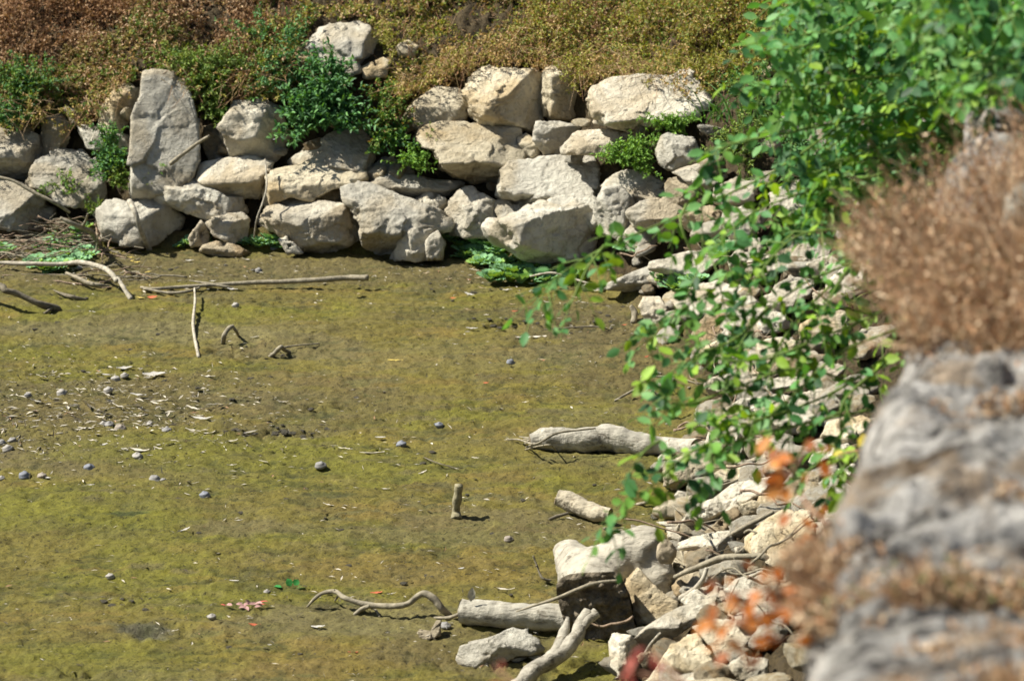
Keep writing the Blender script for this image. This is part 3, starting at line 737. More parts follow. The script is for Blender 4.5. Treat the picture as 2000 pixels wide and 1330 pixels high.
rr_(z5((680, 1255), (740, 1225), (785, 1240), (770, 1262), (700, 1270)), 'little grey-blue stone right of the greenish angular rock', 'g', c=.6)
rr_([(778, 1312), (790, 1302), (806, 1308), (802, 1320), (782, 1320)], 'tiny white stone on the mud at the bottom edge', 'p', c=.5)
rr_([(1135, 560), (1150, 552), (1178, 560), (1172, 572), (1140, 574)], 'small round stone on the mud right of the water lettuce', 'p', c=.5)

def blob_poly(cx, cy, w_, h_, tilt, sd):
    q = np.random.default_rng(sd); n_ = 8; a_ = np.linspace(0, 2 * math.pi, n_, endpoint=False) + q.uniform(-.25, .25, n_)
    x_ = np.cos(a_) * w_ / 2 * q.uniform(.8, 1.1, n_); y_ = np.sin(a_) * h_ / 2 * q.uniform(.75, 1.1, n_)
    return [(cx + u * math.cos(tilt) - v * math.sin(tilt), cy + u * math.sin(tilt) + v * math.cos(tilt)) for u, v in zip(x_, y_)]
for j, (cx, cy, w_, h_, tl, mt, lb) in enumerate((
    (1455, 625, 120, 66, -.4, 'p', 'pale angular rock in the leafy middle of the right bank, nearest the largest white rock'),
    (1540, 580, 110, 60, -.5, 'p', 'tilted pale rock below a thick leafy stem on the right bank'),
    (1610, 640, 110, 70, -.3, 'y', 'cream rock left of the brown mound, half covered by leaves'),
    (1580, 500, 120, 58, -.4, 'p', 'flat pale slab high in the rubble under the crown of the shrub'),
    (1660, 545, 100, 55, -.5, 'p', 'pale slab between the crown of the shrub and the brown mound'),
    (1510, 690, 100, 60, -.2, 'g', 'greyish rock behind a cluster of trailing leaflets'),
    (1600, 740, 110, 62, -.4, 'p', 'pale rock at the lower left foot of the brown mound'),
    (1560, 810, 120, 60, -.35, 'p', 'pale slanting slab behind the lowest leafy stem'),
    (1650, 840, 100, 60, -.3, 'y', 'cream rock between the lowest leaves and the near wall'),
    (1460, 800, 100, 55, -.3, 'p', 'pale rock left of the lowest leafy stem on the right bank'),
    (1490, 520, 90, 50, -.3, 'p', 'small pale slab above the lettuce between the shore rocks'),
    (1400, 690, 80, 50, -.2, 'y', 'cream rock at the shore above the pitted flat-topped one'))):
    make_rock(blob_poly(cx, cy, w_, h_, tl, 400 + j), lb, mt, c=.42, group=GR, bias=-.03, lean=.3)

# small loose stones filling the rubble: a few shapes, many copies
def loose_mesh(seed, mat, sub=4):
    rg = np.random.default_rng(seed)
    planes = []
    sc = np.array([1.15, rg.uniform(.55, .85), rg.uniform(.22, .5)])
    for _ in range(8):
        n_ = norm(rg.normal(size=3)); planes.append((n_, np.linalg.norm(n_ * sc) * rg.uniform(.62, .95)))
    L, Fc = rock_surface(lambda D: 1 / np.sqrt(((D / sc) ** 2).sum(1)) * 1.05, 1.6, planes, seed, sub)
    return mesh_np('stone', L * .5, Fc, mat)
LOOSE = [loose_mesh(100 + k, [M_PALE, M_YEL, M_PALE, M_GREY, M_PALE, M_BROWN, M_PALE, M_YEL][k], 4) for k in range(8)]
def scatter_stones(n, sample, size, label, group, mats=range(8)):
    k = 0; tries = 0
    while k < n and tries < n * 60:
        tries += 1
        x, y = sample()
        z = float(terrain(np.array([x]), np.array([y]))[0])
        px, py = project(np.array([[x, y, z]])); px, py = px[0], py[0]
        if not (-40 < px < 2040 and -40 < py < 1370): continue
        if px > 1720 + (740 - py) * .2: continue
        s_ = random.uniform(*size)
        o = link('stone', LOOSE[random.choice(list(mats))]); o.location = (x, y, z - .01 * s_ + s_ * .08)
        o.scale = (s_,) * 3; o.rotation_euler = (random.uniform(-.6, .6), random.uniform(-.6, .2), random.uniform(0, 6.28))
        tag(o, label, 'stone', group); k += 1
def right_bank():
    while True:
        x = random.uniform(.2, 2.3); y = random.uniform(8.3, 15.2)
        s, ny = shore_sd(np.array([x]), np.array([y]))
        if s[0] > .02 and ny[0] < 14.8 and x < edge_x(y) + .2: return x, y
def shore_edge():
    while True:
        x = random.uniform(.2, 2.3); y = random.uniform(9.9, 15.2)
        s, ny = shore_sd(np.array([x]), np.array([y]))
        if -.12 < s[0] < .12 and ny[0] < 14.8: return x, y
def far_gap():
    while True:
        x = random.uniform(-2.6, 2.4); y = random.uniform(15.0, 16.2)
        s, ny = shore_sd(np.array([x]), np.array([y]))
        if -.02 < s[0] < .5 and ny[0] > 14.6: return x, y
scatter_stones(228, right_bank, (.08, .22), 'loose pale limestone piece filling gaps in the right-hand rubble', 'loose stones in the rubble')
scatter_stones(30, shore_edge, (.015, .05), 'stone chip lying at the foot of the rubble on the mud', 'stone chips along the shore', (0, 2, 3, 4))
scatter_stones(40, far_gap, (.05, .16), 'small shaded stone wedged in gaps of the far boulder bank', 'wedging stones in the far bank', (3, 5, 7))

# ------------------------------------------------------------ wood
def pt(px, py, h=0.0, z=None):
    """point of the terrain under a pixel of the photograph, lifted by h"""
    P, _ = hit(px, py)
    P = P.copy(); P[2] = float(terrain(P[0:1], P[1:2])[0])
    if h:
        # keep the point on its sight line while raising it
        d = ray(px, py); t = (P[2] + h - H) / d[2]; P = CAM + d * t
    return P
WOODC = (.36, .325, .25); WOODD = (.15, .13, .09); WOODM = (.25, .22, .155)
def stick(path, rad, label, group=None, col=WOODC, cat='stick', name='stick', mat=None, sides=8, rough=.12, n=None, twigs=(), seed=None, parent=None):
    """path: (px, py, height) on the photograph; rad: radii in px"""
    P = np.array([pt(p[0], p[1], p[2] if len(p) > 2 else .01) for p in path])
    d = np.linalg.norm(P[0] - CAM)
    n = n or max(10, int(len(path) * 7))
    mb = MB(); sd = seed or len(path) * 13 + int(path[0][0])
    add_tube(mb, smooth_path(P, n), [r * d / F for r in rad], sides, rough, col, sd, True, 30)
    for tw, tr in twigs:
        Q = np.array([pt(p[0], p[1], p[2] if len(p) > 2 else .01) for p in tw])
        add_tube(mb, smooth_path(Q, max(6, len(tw) * 6)), [r * d / F for r in tr], max(5, sides - 2), rough, col, sd + 3, True, 30)
    org = P[:, :].mean(0); org[2] = P[:, 2].min()
    o = mb.obj(name, mat or M_BARK, parent, org)
    tag(o, label, cat, group)
    return o
q1 = lambda x, y, h=.01: (x / 2.217, y / 2.217, h)
q5 = lambda x, y, h=.01: (600 + x * .5865, 550 + y * .5865, h)
q6 = lambda x, y, h=.01: (1000 + x * .4135, 780 + y * .4135, h)
qa = lambda x, y, h=.01: (x * .1804, 400 + y * .1804, h)      # the left shore detail
GD = 'driftwood sticks lying on the mud'
stick([(-60, 512, .03), qa(0, 630, .04), qa(330, 640, .05), qa(650, 645, .05), qa(860, 625, .07), qa(1080, 670, .08), qa(1200, 740, .08), qa(1265, 830, .06)], [4, 4, 4.5, 4.5, 5, 5, 5, 4.5], 'long pale bent branch arching over the left water lettuce down to the mud', GD)
stick([qa(1270, 790, .07), qa(1340, 900, .04), qa(1420, 1030, .0)], [4.5, 4.2, 5], 'short pale stub leaning at the lower end of the long bent branch', GD)
stick([(-60, 540, .12), qa(0, 880, .11), qa(60, 930, .10), qa(200, 970, .08), qa(420, 1070, .04), qa(600, 1130, .0), qa(640, 1140, -.01)], [6, 7, 6.5, 6, 6, 8, 6], 'thick dark branch sloping into the mud at the left edge', GD, WOODD, twigs=[([qa(560, 1120, .01), qa(500, 1165, .01), qa(470, 1175, .0)], [3.5, 2])])
stick([(275, 561, .01), (300, 564, .012), (350, 561, .012), (430, 556, .015), (500, 552, .02), (560, 550, .025), (620, 547, .035), (680, 543, .04), (719, 543, .045)], [2.5, 3, 3.5, 4, 4.5, 5, 5.5, 6, 6.5], 'long straight grey stick lying in front of the square boulder', GD, WOODM,
      twigs=[([(280, 564, .01), (330, 572, .005), (368, 569, .01), (390, 562, .01)], [2, 3, 3, 2]), ([(370, 548, .02), (400, 553, .02), (440, 560, .01), (455, 563, .0)], [1, 2.5, 3, 1.5])])
stick([(380, 563, .04), (381, 590, .03), (378, 618, .02), (378, 645, .012), (388, 698, .0)], [2, 2.6, 3, 3.2, 3], 'thin pale stick rising upright out of the open mud', GD, WOODC)
stick([(436, 670, .0), (438, 655, .04), (447, 641, .065), (456, 637, .07)], [5, 4.5, 4.5, 4], 'small crooked stick forming an arch on the mud', GD, WOODM, twigs=[([(455, 639, .068), (462, 648, .04), (466, 657, .0)], [2.5, 3, 3])])
stick([(526, 698, .0), (538, 688, .02), (549, 678, .045), (556, 684, .02), (566, 689, .0)], [4, 4, 4.5, 4, 3.5], 'short bent dark-ended stick poking from the mud beside the small arch', GD, WOODM, twigs=[([(552, 679, .03), (580, 675, .02), (624, 671, .005)], [2, 1.6, 1.2])])
stick([q1(560, 872, .045), q1(585, 920, .055), q1(610, 1000, .045), q1(648, 1085, .0)], [5.5, 5, 4.5, 6], 'grey stick leaning on the rounded boulder', GD, WOODC)
stick([q1(735, 712, .07), q1(790, 670, .07), q1(850, 625, .08), q1(905, 590, .09)], [4.5, 4, 3.5, 3], 'stick lying diagonally across the front of the tall upright slab', 'sticks caught in the boulder bank', WOODM)
stick([q1(-20, 765, .09), q1(60, 785, .09), q1(130, 825, .09), q1(240, 880, .08), q1(300, 920, .05)], [3, 3.2, 3.5, 3.5, 3], 'long thin branch running down over the smooth left boulder', 'sticks caught in the boulder bank', WOODM)
stick([qa(650, 145, .12), qa(800, 210, .11), qa(920, 260, .09), qa(1000, 310, .07), qa(1050, 400, .04), qa(1090, 440, .01)], [3.5, 4.5, 5, 5.5, 5, 5], 'grey bare branch at the back of the twig pile', 'twigs piled at the left shore', WOODM, twigs=[([qa(900, 230, .09), qa(930, 170, .13), qa(950, 100, .16)], [4, 2.5, 2]), ([qa(1035, 540, .02), qa(1055, 420, .06), qa(1060, 320, .1)], [2, 2, 1.5])])
stick([q1(1148, 690, .05), q1(1155, 800, .06), q1(1140, 870, .06), q1(1112, 950, .05), q1(1100, 1030, .02)], [1.4, 1.8, 1.8, 1.6, 1.4], 'thin dead vine hanging beside the flat oval stone', 'sticks caught in the boulder bank', WOODC, cat='vine')
stick([(1200, 783, .0), (1216, 774, .015), (1240, 762, .03), (1275, 756, .03), (1315, 755, .03)], [1.5, 2.5, 3, 3, 2.5], 'thin dark stick near the right shore above the upper log', GD, WOODM)
stick([q5(0, 1085, .0), q5(25, 1055, .03), q5(55, 1035, .05), q5(95, 1032, .06), q5(130, 1055, .05), q5(200, 1075, .035), q5(280, 1080, .04), q5(335, 1072, .05), q5(370, 1045, .07), q5(395, 1040, .075), q5(425, 1058, .06), q5(450, 1090, .03), q5(475, 1112, .0)], [2, 3.5, 4, 5, 5, 6, 6, 6, 6.5, 7, 7, 7, 6], 'snaking brown branch lying on the mud left of the lower log', GD, WOODM, n=80,
      twigs=[([q5(210, 1078, .035), q5(180, 1090, .02), q5(157, 1110, .0)], [5, 5, 4]), ([q5(190, 1075, .03), q5(225, 1090, .015), q5(242, 1116, .0)], [3.5, 3, 2]), ([q5(92, 1032, .06), q5(90, 1024, .07)], [2, 1]), ([q5(100, 1050, .04), q5(92, 1062, .0)], [3, 1.5]), ([q5(418, 1120, .0), q5(470, 1118, .01), q5(510, 1105, .02)], [2, 3.5, 4])])
stick([q5(752, 912, .07), q5(765, 945, .04), q5(782, 985, .01), q5(812, 995, .0)], [2, 2, 2.5, 2], 'thin dark forked twig standing just left of the cut trunk', GD, WOODD, twigs=[([q5(765, 945, .04), q5(757, 950, .05)], [1.4, .8])])
stick([q5(388, 585, .0), q5(430, 602, .01), q5(495, 624, .0)], [1, 1.4, 1], 'thin dark twig on the green mud left of the upper log', GD, WOODD)
stick([(1035, 540, .05), (1078, 533, .05), (1120, 545, .04), (1170, 560, .03)], [1.5, 2.6, 2.6, 1.6], 'thin pale stem lying over the central water lettuce', GD, WOODC)
stick([q6(770, 838, .10), q6(850, 800, .12), q6(940, 765, .13), q6(990, 748, .13), q6(1100, 740, .11), q6(1190, 745, .08), q6(1240, 790, .02)], [5, 5, 5.5, 6.5, 5.5, 6.5, 4], 'horizontal driftwood root with a knobbly end beside the rounded cream boulder', 'driftwood caught in the rubble', WOODM)
stick([q6(800, 940, .02), q6(860, 900, .06), q6(900, 850, .09), q6(920, 795, .12)], [8, 5.5, 4.5, 4], 'smooth bent root dipping behind the long ridged slab', 'driftwood caught in the rubble', WOODC)
stick([q6(1040, 635, .08), q6(1100, 600, .1), q6(1180, 560, .1), q6(1235, 530, .1)], [4, 4.5, 4.5, 4], 'short grey stick below the brown-shaded block', 'driftwood caught in the rubble', WOODM)
stick([q6(795, 560, .03), q6(820, 520, .07), q6(850, 455, .12)], [4, 3, 3], 'small forked stick standing in the rubble near the tilted slab', 'driftwood caught in the rubble', WOODM, twigs=[([q6(845, 470, .11), q6(860, 450, .13)], [2, 1.2])])
stick([q6(590, 498, .0), q6(640, 485, .02), q6(680, 478, .03)], [3.5, 3.5, 3], 'short stick end at the shore right of the short hollow log', 'driftwood caught in the rubble', WOODM)
stick([q6(630, 1200, .05), q6(660, 1150, .09), q6(700, 1105, .13)], [3.5, 3.5, 3], 'thin curved root in front of the long ridged slab', 'driftwood caught in the rubble', WOODC)
stick([(1236, 632, .0), (1240, 612, .03), (1232, 597, .05)], [6, 6.5, 4], 'short dark stub of wood beside the squarish shore rock', 'driftwood caught in the rubble', WOODM)
stick([z8((-100, 515))[0] + (.005,), z8((120, 500))[0] + (.02,), z8((200, 505))[0] + (.02,), z8((250, 525))[0] + (.0,)], [1.2, 1.6, 1.6, 1], 'thin reddish twig on the mud by the squarish shore rock', GD, WOODD)
stick([q1(230, 1258, .0), q1(290, 1280, .02), q1(330, 1290, .015), q1(372, 1300, .0)], [1.5, 3.5, 4, 3], 'short muddy twig on the mud below the left water lettuce', GD, WOODD)
stick([qa(720, 740, .03), qa(860, 800, .03), qa(960, 850, .02), qa(1080, 870, .015), qa(1180, 885, .0)], [3, 4, 4.5, 4, 3], 'mud-crusted stick lying below the long bent branch', GD, WOODM)
# twig pile by the left shore: fine twigs, every one its own thing
tw_mesh = []
for k in range(5):
    mb = MB(); rg = np.random.default_rng(50 + k)
    pth = np.cumsum(np.vstack([[0, 0, 0], np.column_stack([np.full(7, .06), rg.normal(0, .012, 7), rg.normal(0, .006, 7)])]), 0) - [.21, 0, 0]
    add_tube(mb, smooth_path(pth, 22), [.0035, .003, .0018], 5, .1, WOODM if k % 2 else (.26, .19, .13), k, True, 50)
    j = rg.integers(8, 16); p0 = smooth_path(pth, 22)[j]
    add_tube(mb, np.array([p0, p0 + [.05, .02 * rg.choice([-1, 1]), .006], p0 + [.1, .05 * rg.choice([-1, 1]), .004]]), [.002, .001], 4, .1, WOODM, k, True, 50)
    tw_mesh.append(mb.mesh('twig', M_BARK))
rg = np.random.default_rng(5)
for k in range(130):
    px = rg.uniform(-60, 215) if k < 95 else rg.uniform(0, 300); py = rg.uniform(448, 520) if k < 95 else rg.uniform(470, 580)
    if k >= 95 and py > 560: continue
    P = pt(px, py)
    o = link('twig', tw_mesh[k % 5]); o.location = P + np.array([0, 0, rg.uniform(.004, .05 if k < 95 else .01)])
    o.rotation_euler = (rg.uniform(-3, 3), rg.normal(0, .14 if k < 95 else .02), rg.normal(0, .5) + (3.14 if rg.random() < .5 else 0)); o.scale = (rg.uniform(.5, 1.5),) + (rg.uniform(.7, 1.3),) * 2
    tag(o, 'fine dry twig in the tangled pile at the left shore', 'twig', 'fine twigs piled at the left shore')
for k in range(46):
    px = rg.uniform(1180, 1640); py = rg.uniform(470, 1310)
    P, _ = hit(px, py)
    if shore_sd(P[0:1], P[1:2])[0][0] < -.15 or P[0] > edge_x(P[1]) + .2: continue
    o = link('twig', tw_mesh[k % 5]); o.location = P + np.array([0, 0, rg.uniform(.05, .13)])
    o.rotation_euler = (rg.uniform(-3, 3), rg.normal(0, .25), rg.uniform(0, 6.28)); o.scale = (rg.uniform(.3, .9),) + (rg.uniform(.8, 1.6),) * 2
    tag(o, 'dry twig caught between stones of the right-hand rubble', 'twig', 'dry twigs caught in the rubble')

# ---- logs (bark body, cut ends as parts)
def log(path, rad, label, cat='log', col=(.37, .345, .275), seed=1, ends=True, knots=(), rough=.09):
    P = np.array([pt(p[0], p[1], p[2]) for p in path]); d = np.linalg.norm(P[0] - CAM)
    org = P.mean(0); org[2] = min(P[:, 2]) - rad[0] * d / F
    root = link('log'); root.location = org; tag(root, label, cat)
    sp = smooth_path(P, 60); mb = MB()
    R = [r * d / F for r in rad]
    add_tube(mb, sp, R, 28, rough, col, seed, False, 22)
    mb.obj('bark', M_WOOD, root, org)
    for e, (i, sgn) in enumerate(((0, -1), (-1, 1))):
        T = norm(sp[i] - sp[i + (1 if i == 0 else -1)]); r = R[i]
        a = norm(np.cross(T, [0, .2, 1.])); b_ = np.cross(T, a); m = MB(); V = [sp[i] + T * r * .1]; rg2 = np.random.default_rng(seed + e)
        rings = 5; ns = 28
        for q in range(1, rings + 1):
            for j in range(ns):
                an = j * 2 * math.pi / ns
                rr = r * q / rings * (1 + (.06 * rg2.normal() if q < rings else 0))
                V.append(sp[i] + (a * math.cos(an) + b_ * math.sin(an)) * rr * 1.0 + T * r * rg2.normal(0, .10) * (q < rings))
        Tq = [(0, 1 + j, 1 + (j + 1) % ns) for j in range(ns)]; Qq = []
        for q in range(rings - 1):
            for j in range(ns):
                Qq.append((1 + q * ns + j, 1 + (q + 1) * ns + j, 1 + (q + 1) * ns + (j + 1) % ns, 1 + q * ns + (j + 1) % ns))
        m.add(V, Qq, Tq, (.26, .21, .14)); m.obj('cut_end', M_BARK, root, org)
    for kp, kr in knots:
        c_ = pt(*kp); m = MB()
        th = np.linspace(0, 2 * math.pi, 14)
        up = np.array([0, -.5, .86]); a = np.array([1., 0, 0]); b_ = np.cross(up, a)
        ring = [c_ + (a * math.cos(t) + b_ * math.sin(t)) * kr * d / F for t in th]
        add_tube(m, np.array(ring), [kr * .35 * d / F] * 3, 6, .3, (.3, .26, .19), 5, False, 60)
        m.obj('knot', M_BARK, root, org)
    return root
L1 = log([q5(742, 530, .04), q5(800, 524, .045), q5(860, 525, .045), q5(930, 528, .045), q5(1000, 520, .048), q5(1060, 530, .045), q5(1130, 542, .042), q5(1200, 548, .04), q5(1300, 552, .04)],
         [13, 23, 24, 23, 24, 28, 25, 22, 19, 17, 16], 'smooth pale bumpy log lying across the mud toward the rubble, upper of the two logs', rough=.12)
for k in range(7):
    a = rg.uniform(-.3, .3)
    x0 = q5(742 + k * 3, 522 + 3 * k, .035)
    stick([x0, (x0[0] - rg.uniform(8, 26), x0[1] + rg.uniform(-6, 10), .02)], [2.5, 1], 'splinter at the torn left end of the upper log', 'splinters at the torn left end of the upper log', WOODM, cat='splinter', name='splinter', n=6, sides=5)
stick([q5(640, 530, .0), q5(700, 525, .03), q5(760, 540, .08), q5(830, 505, .105), q5(900, 495, .11), q5(960, 488, .115)], [1, 1.8, 2, 2.2, 2, 1.5], 'long thin twig lying over the left part of the upper log', GD, WOODM)
stick([q5(710, 565, .0), q5(770, 548, .06), q5(810, 545, .08), q5(832, 568, .0)], [1, 1.6, 1.6, 1], 'little curled twig in front of the torn log end', GD, WOODM)
L2 = log([q5(832, 718, .055), q5(870, 730, .045), q5(920, 752, .035), q5(970, 772, .03), q5(1010, 778, .03)], [16, 19, 18, 17, 14], 'short rough log piece propped on the mud between the two long logs', col=(.40, .35, .25), seed=4, rough=.16)
stick([q5(800, 795, .0), q5(830, 782, .01), q5(870, 770, .02)], [2, 4, 3], 'flake of dark bark on the mud under the short rough log piece', GD, WOODD)
L3 = log([q5(512, 1095, .045), q5(545, 1098, .045), q5(620, 1105, .045), q5(720, 1112, .045), q5(800, 1118, .045), q5(880, 1122, .045)], [23, 25, 24, 25, 26, 26], 'straight pale log lying on the mud against the cut trunk, lower of the two logs', seed=9)
m = MB(); P0 = pt(*q5(545, 1065, .09)); add_leaves(m, [P0], [[.1, 0, 1]], [[0, -1, 0]], .05, .03, (.5, .46, .36), detail=True); o = m.obj('bark_flake', M_LITTER, L3, tuple(L3.location))
# stub standing in the mud
P = [(892, 1014, .0), (891, 1000, .02), (892, 985, .05), (894, 965, .09), (896, 947, .125)]
o = stick(P, [12, 9, 8.5, 9, 9], 'short stub of a stick standing upright in the green mud', None, (.24, .215, .13), sides=12, rough=.2)
# ---- forked driftwood at the bottom
df = link('forked_driftwood'); org = pt(1100, 1290); df.location = org
tag(df, 'pale forked driftwood branch rising in front of the dark cut trunk', 'driftwood')
def limb(path, rad, nm, col=(.36, .33, .26), rough=.14):
    Q = np.array([pt(*p) for p in path]); d = np.linalg.norm(Q[0] - CAM); m = MB()
    add_tube(m, smooth_path(Q, 50), [r * d / F for r in rad], 20, rough, col, int(path[0][0]), True, 26)
    return m.obj(nm, M_WOOD, df, org)
limb([(975, 1370, .03), q5(715, 1335, .03), q5(760, 1290, .04), q5(810, 1262, .05), q5(860, 1225, .07), q5(895, 1180, .10), q5(918, 1130, .13), q5(940, 1095, .16)], [15, 16, 17, 17, 17, 14, 13, 10], 'stem')
limb([q5(800, 1262, .05), q5(830, 1228, .07), q5(850, 1185, .09), q5(862, 1150, .11), q5(868, 1118, .13)], [12, 13, 12, 9, 4], 'branch')
limb([q5(915, 1150, .12), q5(940, 1122, .14), q5(965, 1102, .155)], [9, 10, 11], 'branch')

# ---- the big cut trunk: tubes fused into one body
def fused(parts, voxel, name, mat, parent, org, disp, col):
    m = MB()
    for pth, rad in parts:
        Q = np.array([p if len(p) == 3 and abs(p[0]) < 50 else pt(*p) for p in pth]); add_tube(m, smooth_path(Q, 30), rad, 20, .05, col, 3, True, 10)
    me = m.mesh(name, mat, org)
    o = link(name, me, parent)
    md = o.modifiers.new('fuse', 'REMESH'); md.mode = 'VOXEL'; md.voxel_size = voxel; md.use_smooth_shade = True
    sm = o.modifiers.new('soften', 'SMOOTH'); sm.factor = .6; sm.iterations = 14
    tx = bpy.data.textures.new('wood_lumps', 'CLOUDS'); tx.noise_scale = .05; tx.noise_depth = 4
    add_cracks(mat) if mat is M_TRUNK else None
    dm = o.modifiers.new('lumps', 'DISPLACE'); dm.texture = tx; dm.strength = disp; dm.mid_level = .5; dm.texture_coords = 'LOCAL'
    return o
dT = np.linalg.norm(pt(1150, 1240) - CAM); u = dT / F     # metres per pixel there
def vp(px, py, fwd):
    """a point at the trunk's distance plus fwd metres, under a pixel"""
    r_ = ray(px, py); return CAM + r_ * (dT + fwd)
org = pt(1160, 1240); tr = link('cut_trunk'); tr.location = org
tag(tr, 'massive pale cut tree trunk with a dark sawn face at the shore', 'tree trunk')
M_TRUNK = col_material('silted_trunk', .9, 0, (30, .6, .010), .5, 16, .15)
for nd in M_TRUNK.node_tree.nodes:
    if nd.type == 'ATTRIBUTE':
        mxn = nd.outputs['Color'].links[0].to_node; M_TRUNK.node_tree.links.remove(nd.outputs['Color'].links[0]); mxn.inputs[6].default_value = (.36, .33, .26, 1)
TC = (.46, .43, .35)
fused([([vp(1168, 1196, .10), vp(1160, 1150, .18), vp(1140, 1118, .30), vp(1118, 1092, .42), vp(1104, 1075, .50)], [68 * u, 66 * u, 54 * u, 36 * u, 27 * u]),
       ([vp(1150, 1130, .26), vp(1195, 1112, .26), vp(1228, 1094, .24), vp(1256, 1086, .22), vp(1280, 1098, .19)], [58 * u, 58 * u, 60 * u, 62 * u, 52 * u]),
       ([vp(1268, 1100, .22), vp(1284, 1130, .18), vp(1288, 1170, .18)], [48 * u, 38 * u, 34 * u]),
       ([vp(1240, 1060, .34), vp(1262, 1046, .36)], [26 * u, 18 * u])], .009, 'trunk_body', M_TRUNK, tr, org, .020, TC)
# sawn face, rough and dark
fc = [(1086, 1142), (1096, 1128), (1112, 1121), (1140, 1118), (1172, 1117), (1200, 1116), (1215, 1128), (1224, 1150), (1232, 1180), (1238, 1210), (1246, 1235), (1232, 1262), (1205, 1276), (1172, 1282), (1146, 1274), (1120, 1245), (1102, 1215), (1094, 1190), (1088, 1165)]
cx, cy = 1162, 1196
m = MB(); rings = 22; ns = 120; V = []; rgf = np.random.default_rng(3)
ang = np.linspace(-math.pi, math.pi, ns, endpoint=False)
fcp = np.array(fc, float) - (cx, cy); th_, rr2 = outline_radius(fcp * [1, 1])
rad = np.interp(ang, th_, rr2)
for q in range(rings + 3):
    k = min(q, rings) / rings
    for a_, r_ in zip(ang, rad):
        px, py = cx + math.cos(a_) * r_ * k, cy + math.sin(a_) * r_ * k
        dep = -.045 + (py - 1196) * .0005 + (0 if q <= rings else (q - rings) * .06) - .015 * (1 - k ** 6) 
        V.append(vp(px, py, dep))
V = np.array(V)
nz = ridged((V - org) @ np.array([[9, 0, 0], [0, 9, 0], [0, 0, 34]]), 4, 5) * .022 + fbm((V - org) * 40, 4, 8) * .02
inn = np.repeat(np.minimum(np.arange(rings + 3), rings) / rings, ns)
V = V + FWD * (nz * np.where(inn < 1, 1, .5))[:, None]
Q = [(q * ns + j, (q + 1) * ns + j, (q + 1) * ns + (j + 1) % ns, q * ns + (j + 1) % ns) for q in range(rings + 2) for j in range(ns)]
m.add(V, Q, None, (.18, .15, .105)); M_SAWN = col_material('sawn_wood', .95, 0, (55, 1., .03), .9, 26, .1); m.obj('sawn_face', M_SAWN, tr, org)
m2 = MB(); TP = np.array([vp(1008, 1194, -.02), vp(1050, 1180, -.05), vp(1090, 1167, -.085), vp(1130, 1150, -.09), vp(1165, 1138, -.09), vp(1212, 1133, -.085)])
add_tube(m2, smooth_path(TP, 40), [1.5 * u, 3 * u, 4 * u, 4 * u, 3 * u], 8, .14, WOODM, 5, True, 30)
tag(m2.obj('stick', M_BARK, None, tuple(TP[0])), 'thin stick lying across the lower log and the cut trunk face', 'stick', GD)
# hollow ragged edge of the right limb
m = MB(); c0 = vp(1286, 1100, .28)
kn = ICO[4][0] * np.array([26, 24, 34]) * u; kn = kn * (1 + .35 * fbm(kn * 30, 4, 3)[:, None]); m.add(vp(1300, 1078, .07) + kn * .75, None, ICO[4][1], (.30, .25, .17)); m.obj('knot', M_BARK, tr, org)
kn = ICO[4][0] * np.array([15, 12, 8]) * u; kn = kn * (1 + .4 * fbm(kn * 40, 4, 9)[:, None]); m = MB(); m.add(vp(1122, 1103, .24) + kn, None, ICO[4][1], (.33, .29, .21)); m.obj('knot', M_BARK, tr, org)

# ------------------------------------------------------------ snails, litter, lettuce
def snail_mesh(seed, col):
    mb = MB(); D, Fc = ICO[4]
    ang = np.arctan2(D[:, 1], D[:, 0]); sp = .10 * np.sin(ang + 9 * np.sqrt(np.maximum(0, 1 - D[:, 2])))
    V = D * np.array([1, .88, .66]) * (1 + sp * .6)[:, None]
    V[:, 2] += .12 * np.exp(-((V[:, 0] - .15) ** 2 + V[:, 1] ** 2) * 12)
    V = V * (1 + .03 * fbm(V * 5, 3, seed)[:, None])
    mb.add(V, None, Fc, col)
    th = np.linspace(.2, 3.4, 14)
    lip = np.column_stack([.2 + .75 * np.cos(th * .6), -.7 + .1 * np.sin(th), -.2 + .35 * np.sin(th)])
    add_tube(mb, lip, [.10, .14, .10], 8, .1, np.array(col) * .8, seed, True, 3)
    return mb.mesh('snail_shell', M_SHELL)
SN = [snail_mesh(k, c) for k, c in enumerate([(.22, .21, .19), (.30, .28, .24), (.17, .18, .20), (.26, .22, .17)])]
def snail(px, py, r, kind, label, group='snail shells scattered over the mud'):
    P = pt(px, py); d = np.linalg.norm(P - CAM); s_ = r * d / F
    o = link('snail_shell', SN[kind]); o.location = P + np.array([0, 0, s_ * .12 + .004]); o.scale = (s_,) * 3
    o.rotation_euler = (random.uniform(-.25, .25), random.uniform(-.25, .25), random.uniform(0, 6.28))
    tag(o, label, 'snail shell', group)
D4 = lambda x, y: (x * .2406, 680 + y * .2406)
fld = 'grey snail shell among the pale leaf litter on the brown mud at left'
for x, y, r, k in ((500, 382, 11, 1), (878, 358, 10.5, 1), (940, 268, 10, 1), (1010, 238, 9, 1), (888, 638, 10.5, 0), (975, 668, 11.5, 3), (1215, 625, 7, 1), (1352, 685, 10, 0), (100, 765, 9, 0), (60, 832, 11, 1), (15, 782, 9, 0), (1115, 892, 11, 1), (228, 398, 8, 0), (835, 628, 7, 1), (10, 1070, 7, 1), (1325, 1092, 7, 0)):
    snail(*D4(x, y), r, k, fld)
snail(*D4(720, 985), 11, 2, 'lone bluish snail shell at the lower middle of the litter patch')
snail(*D4(197, 1050), 12.5, 2, 'largest dark grey snail shell near the left edge')
snail(*D4(340, 1055), 10, 3, 'tan snail shell just right of the largest dark one')
snail(*D4(1260, 1085), 12.5, 0, 'dark snail shell beside a pinkish pebble below the litter patch')
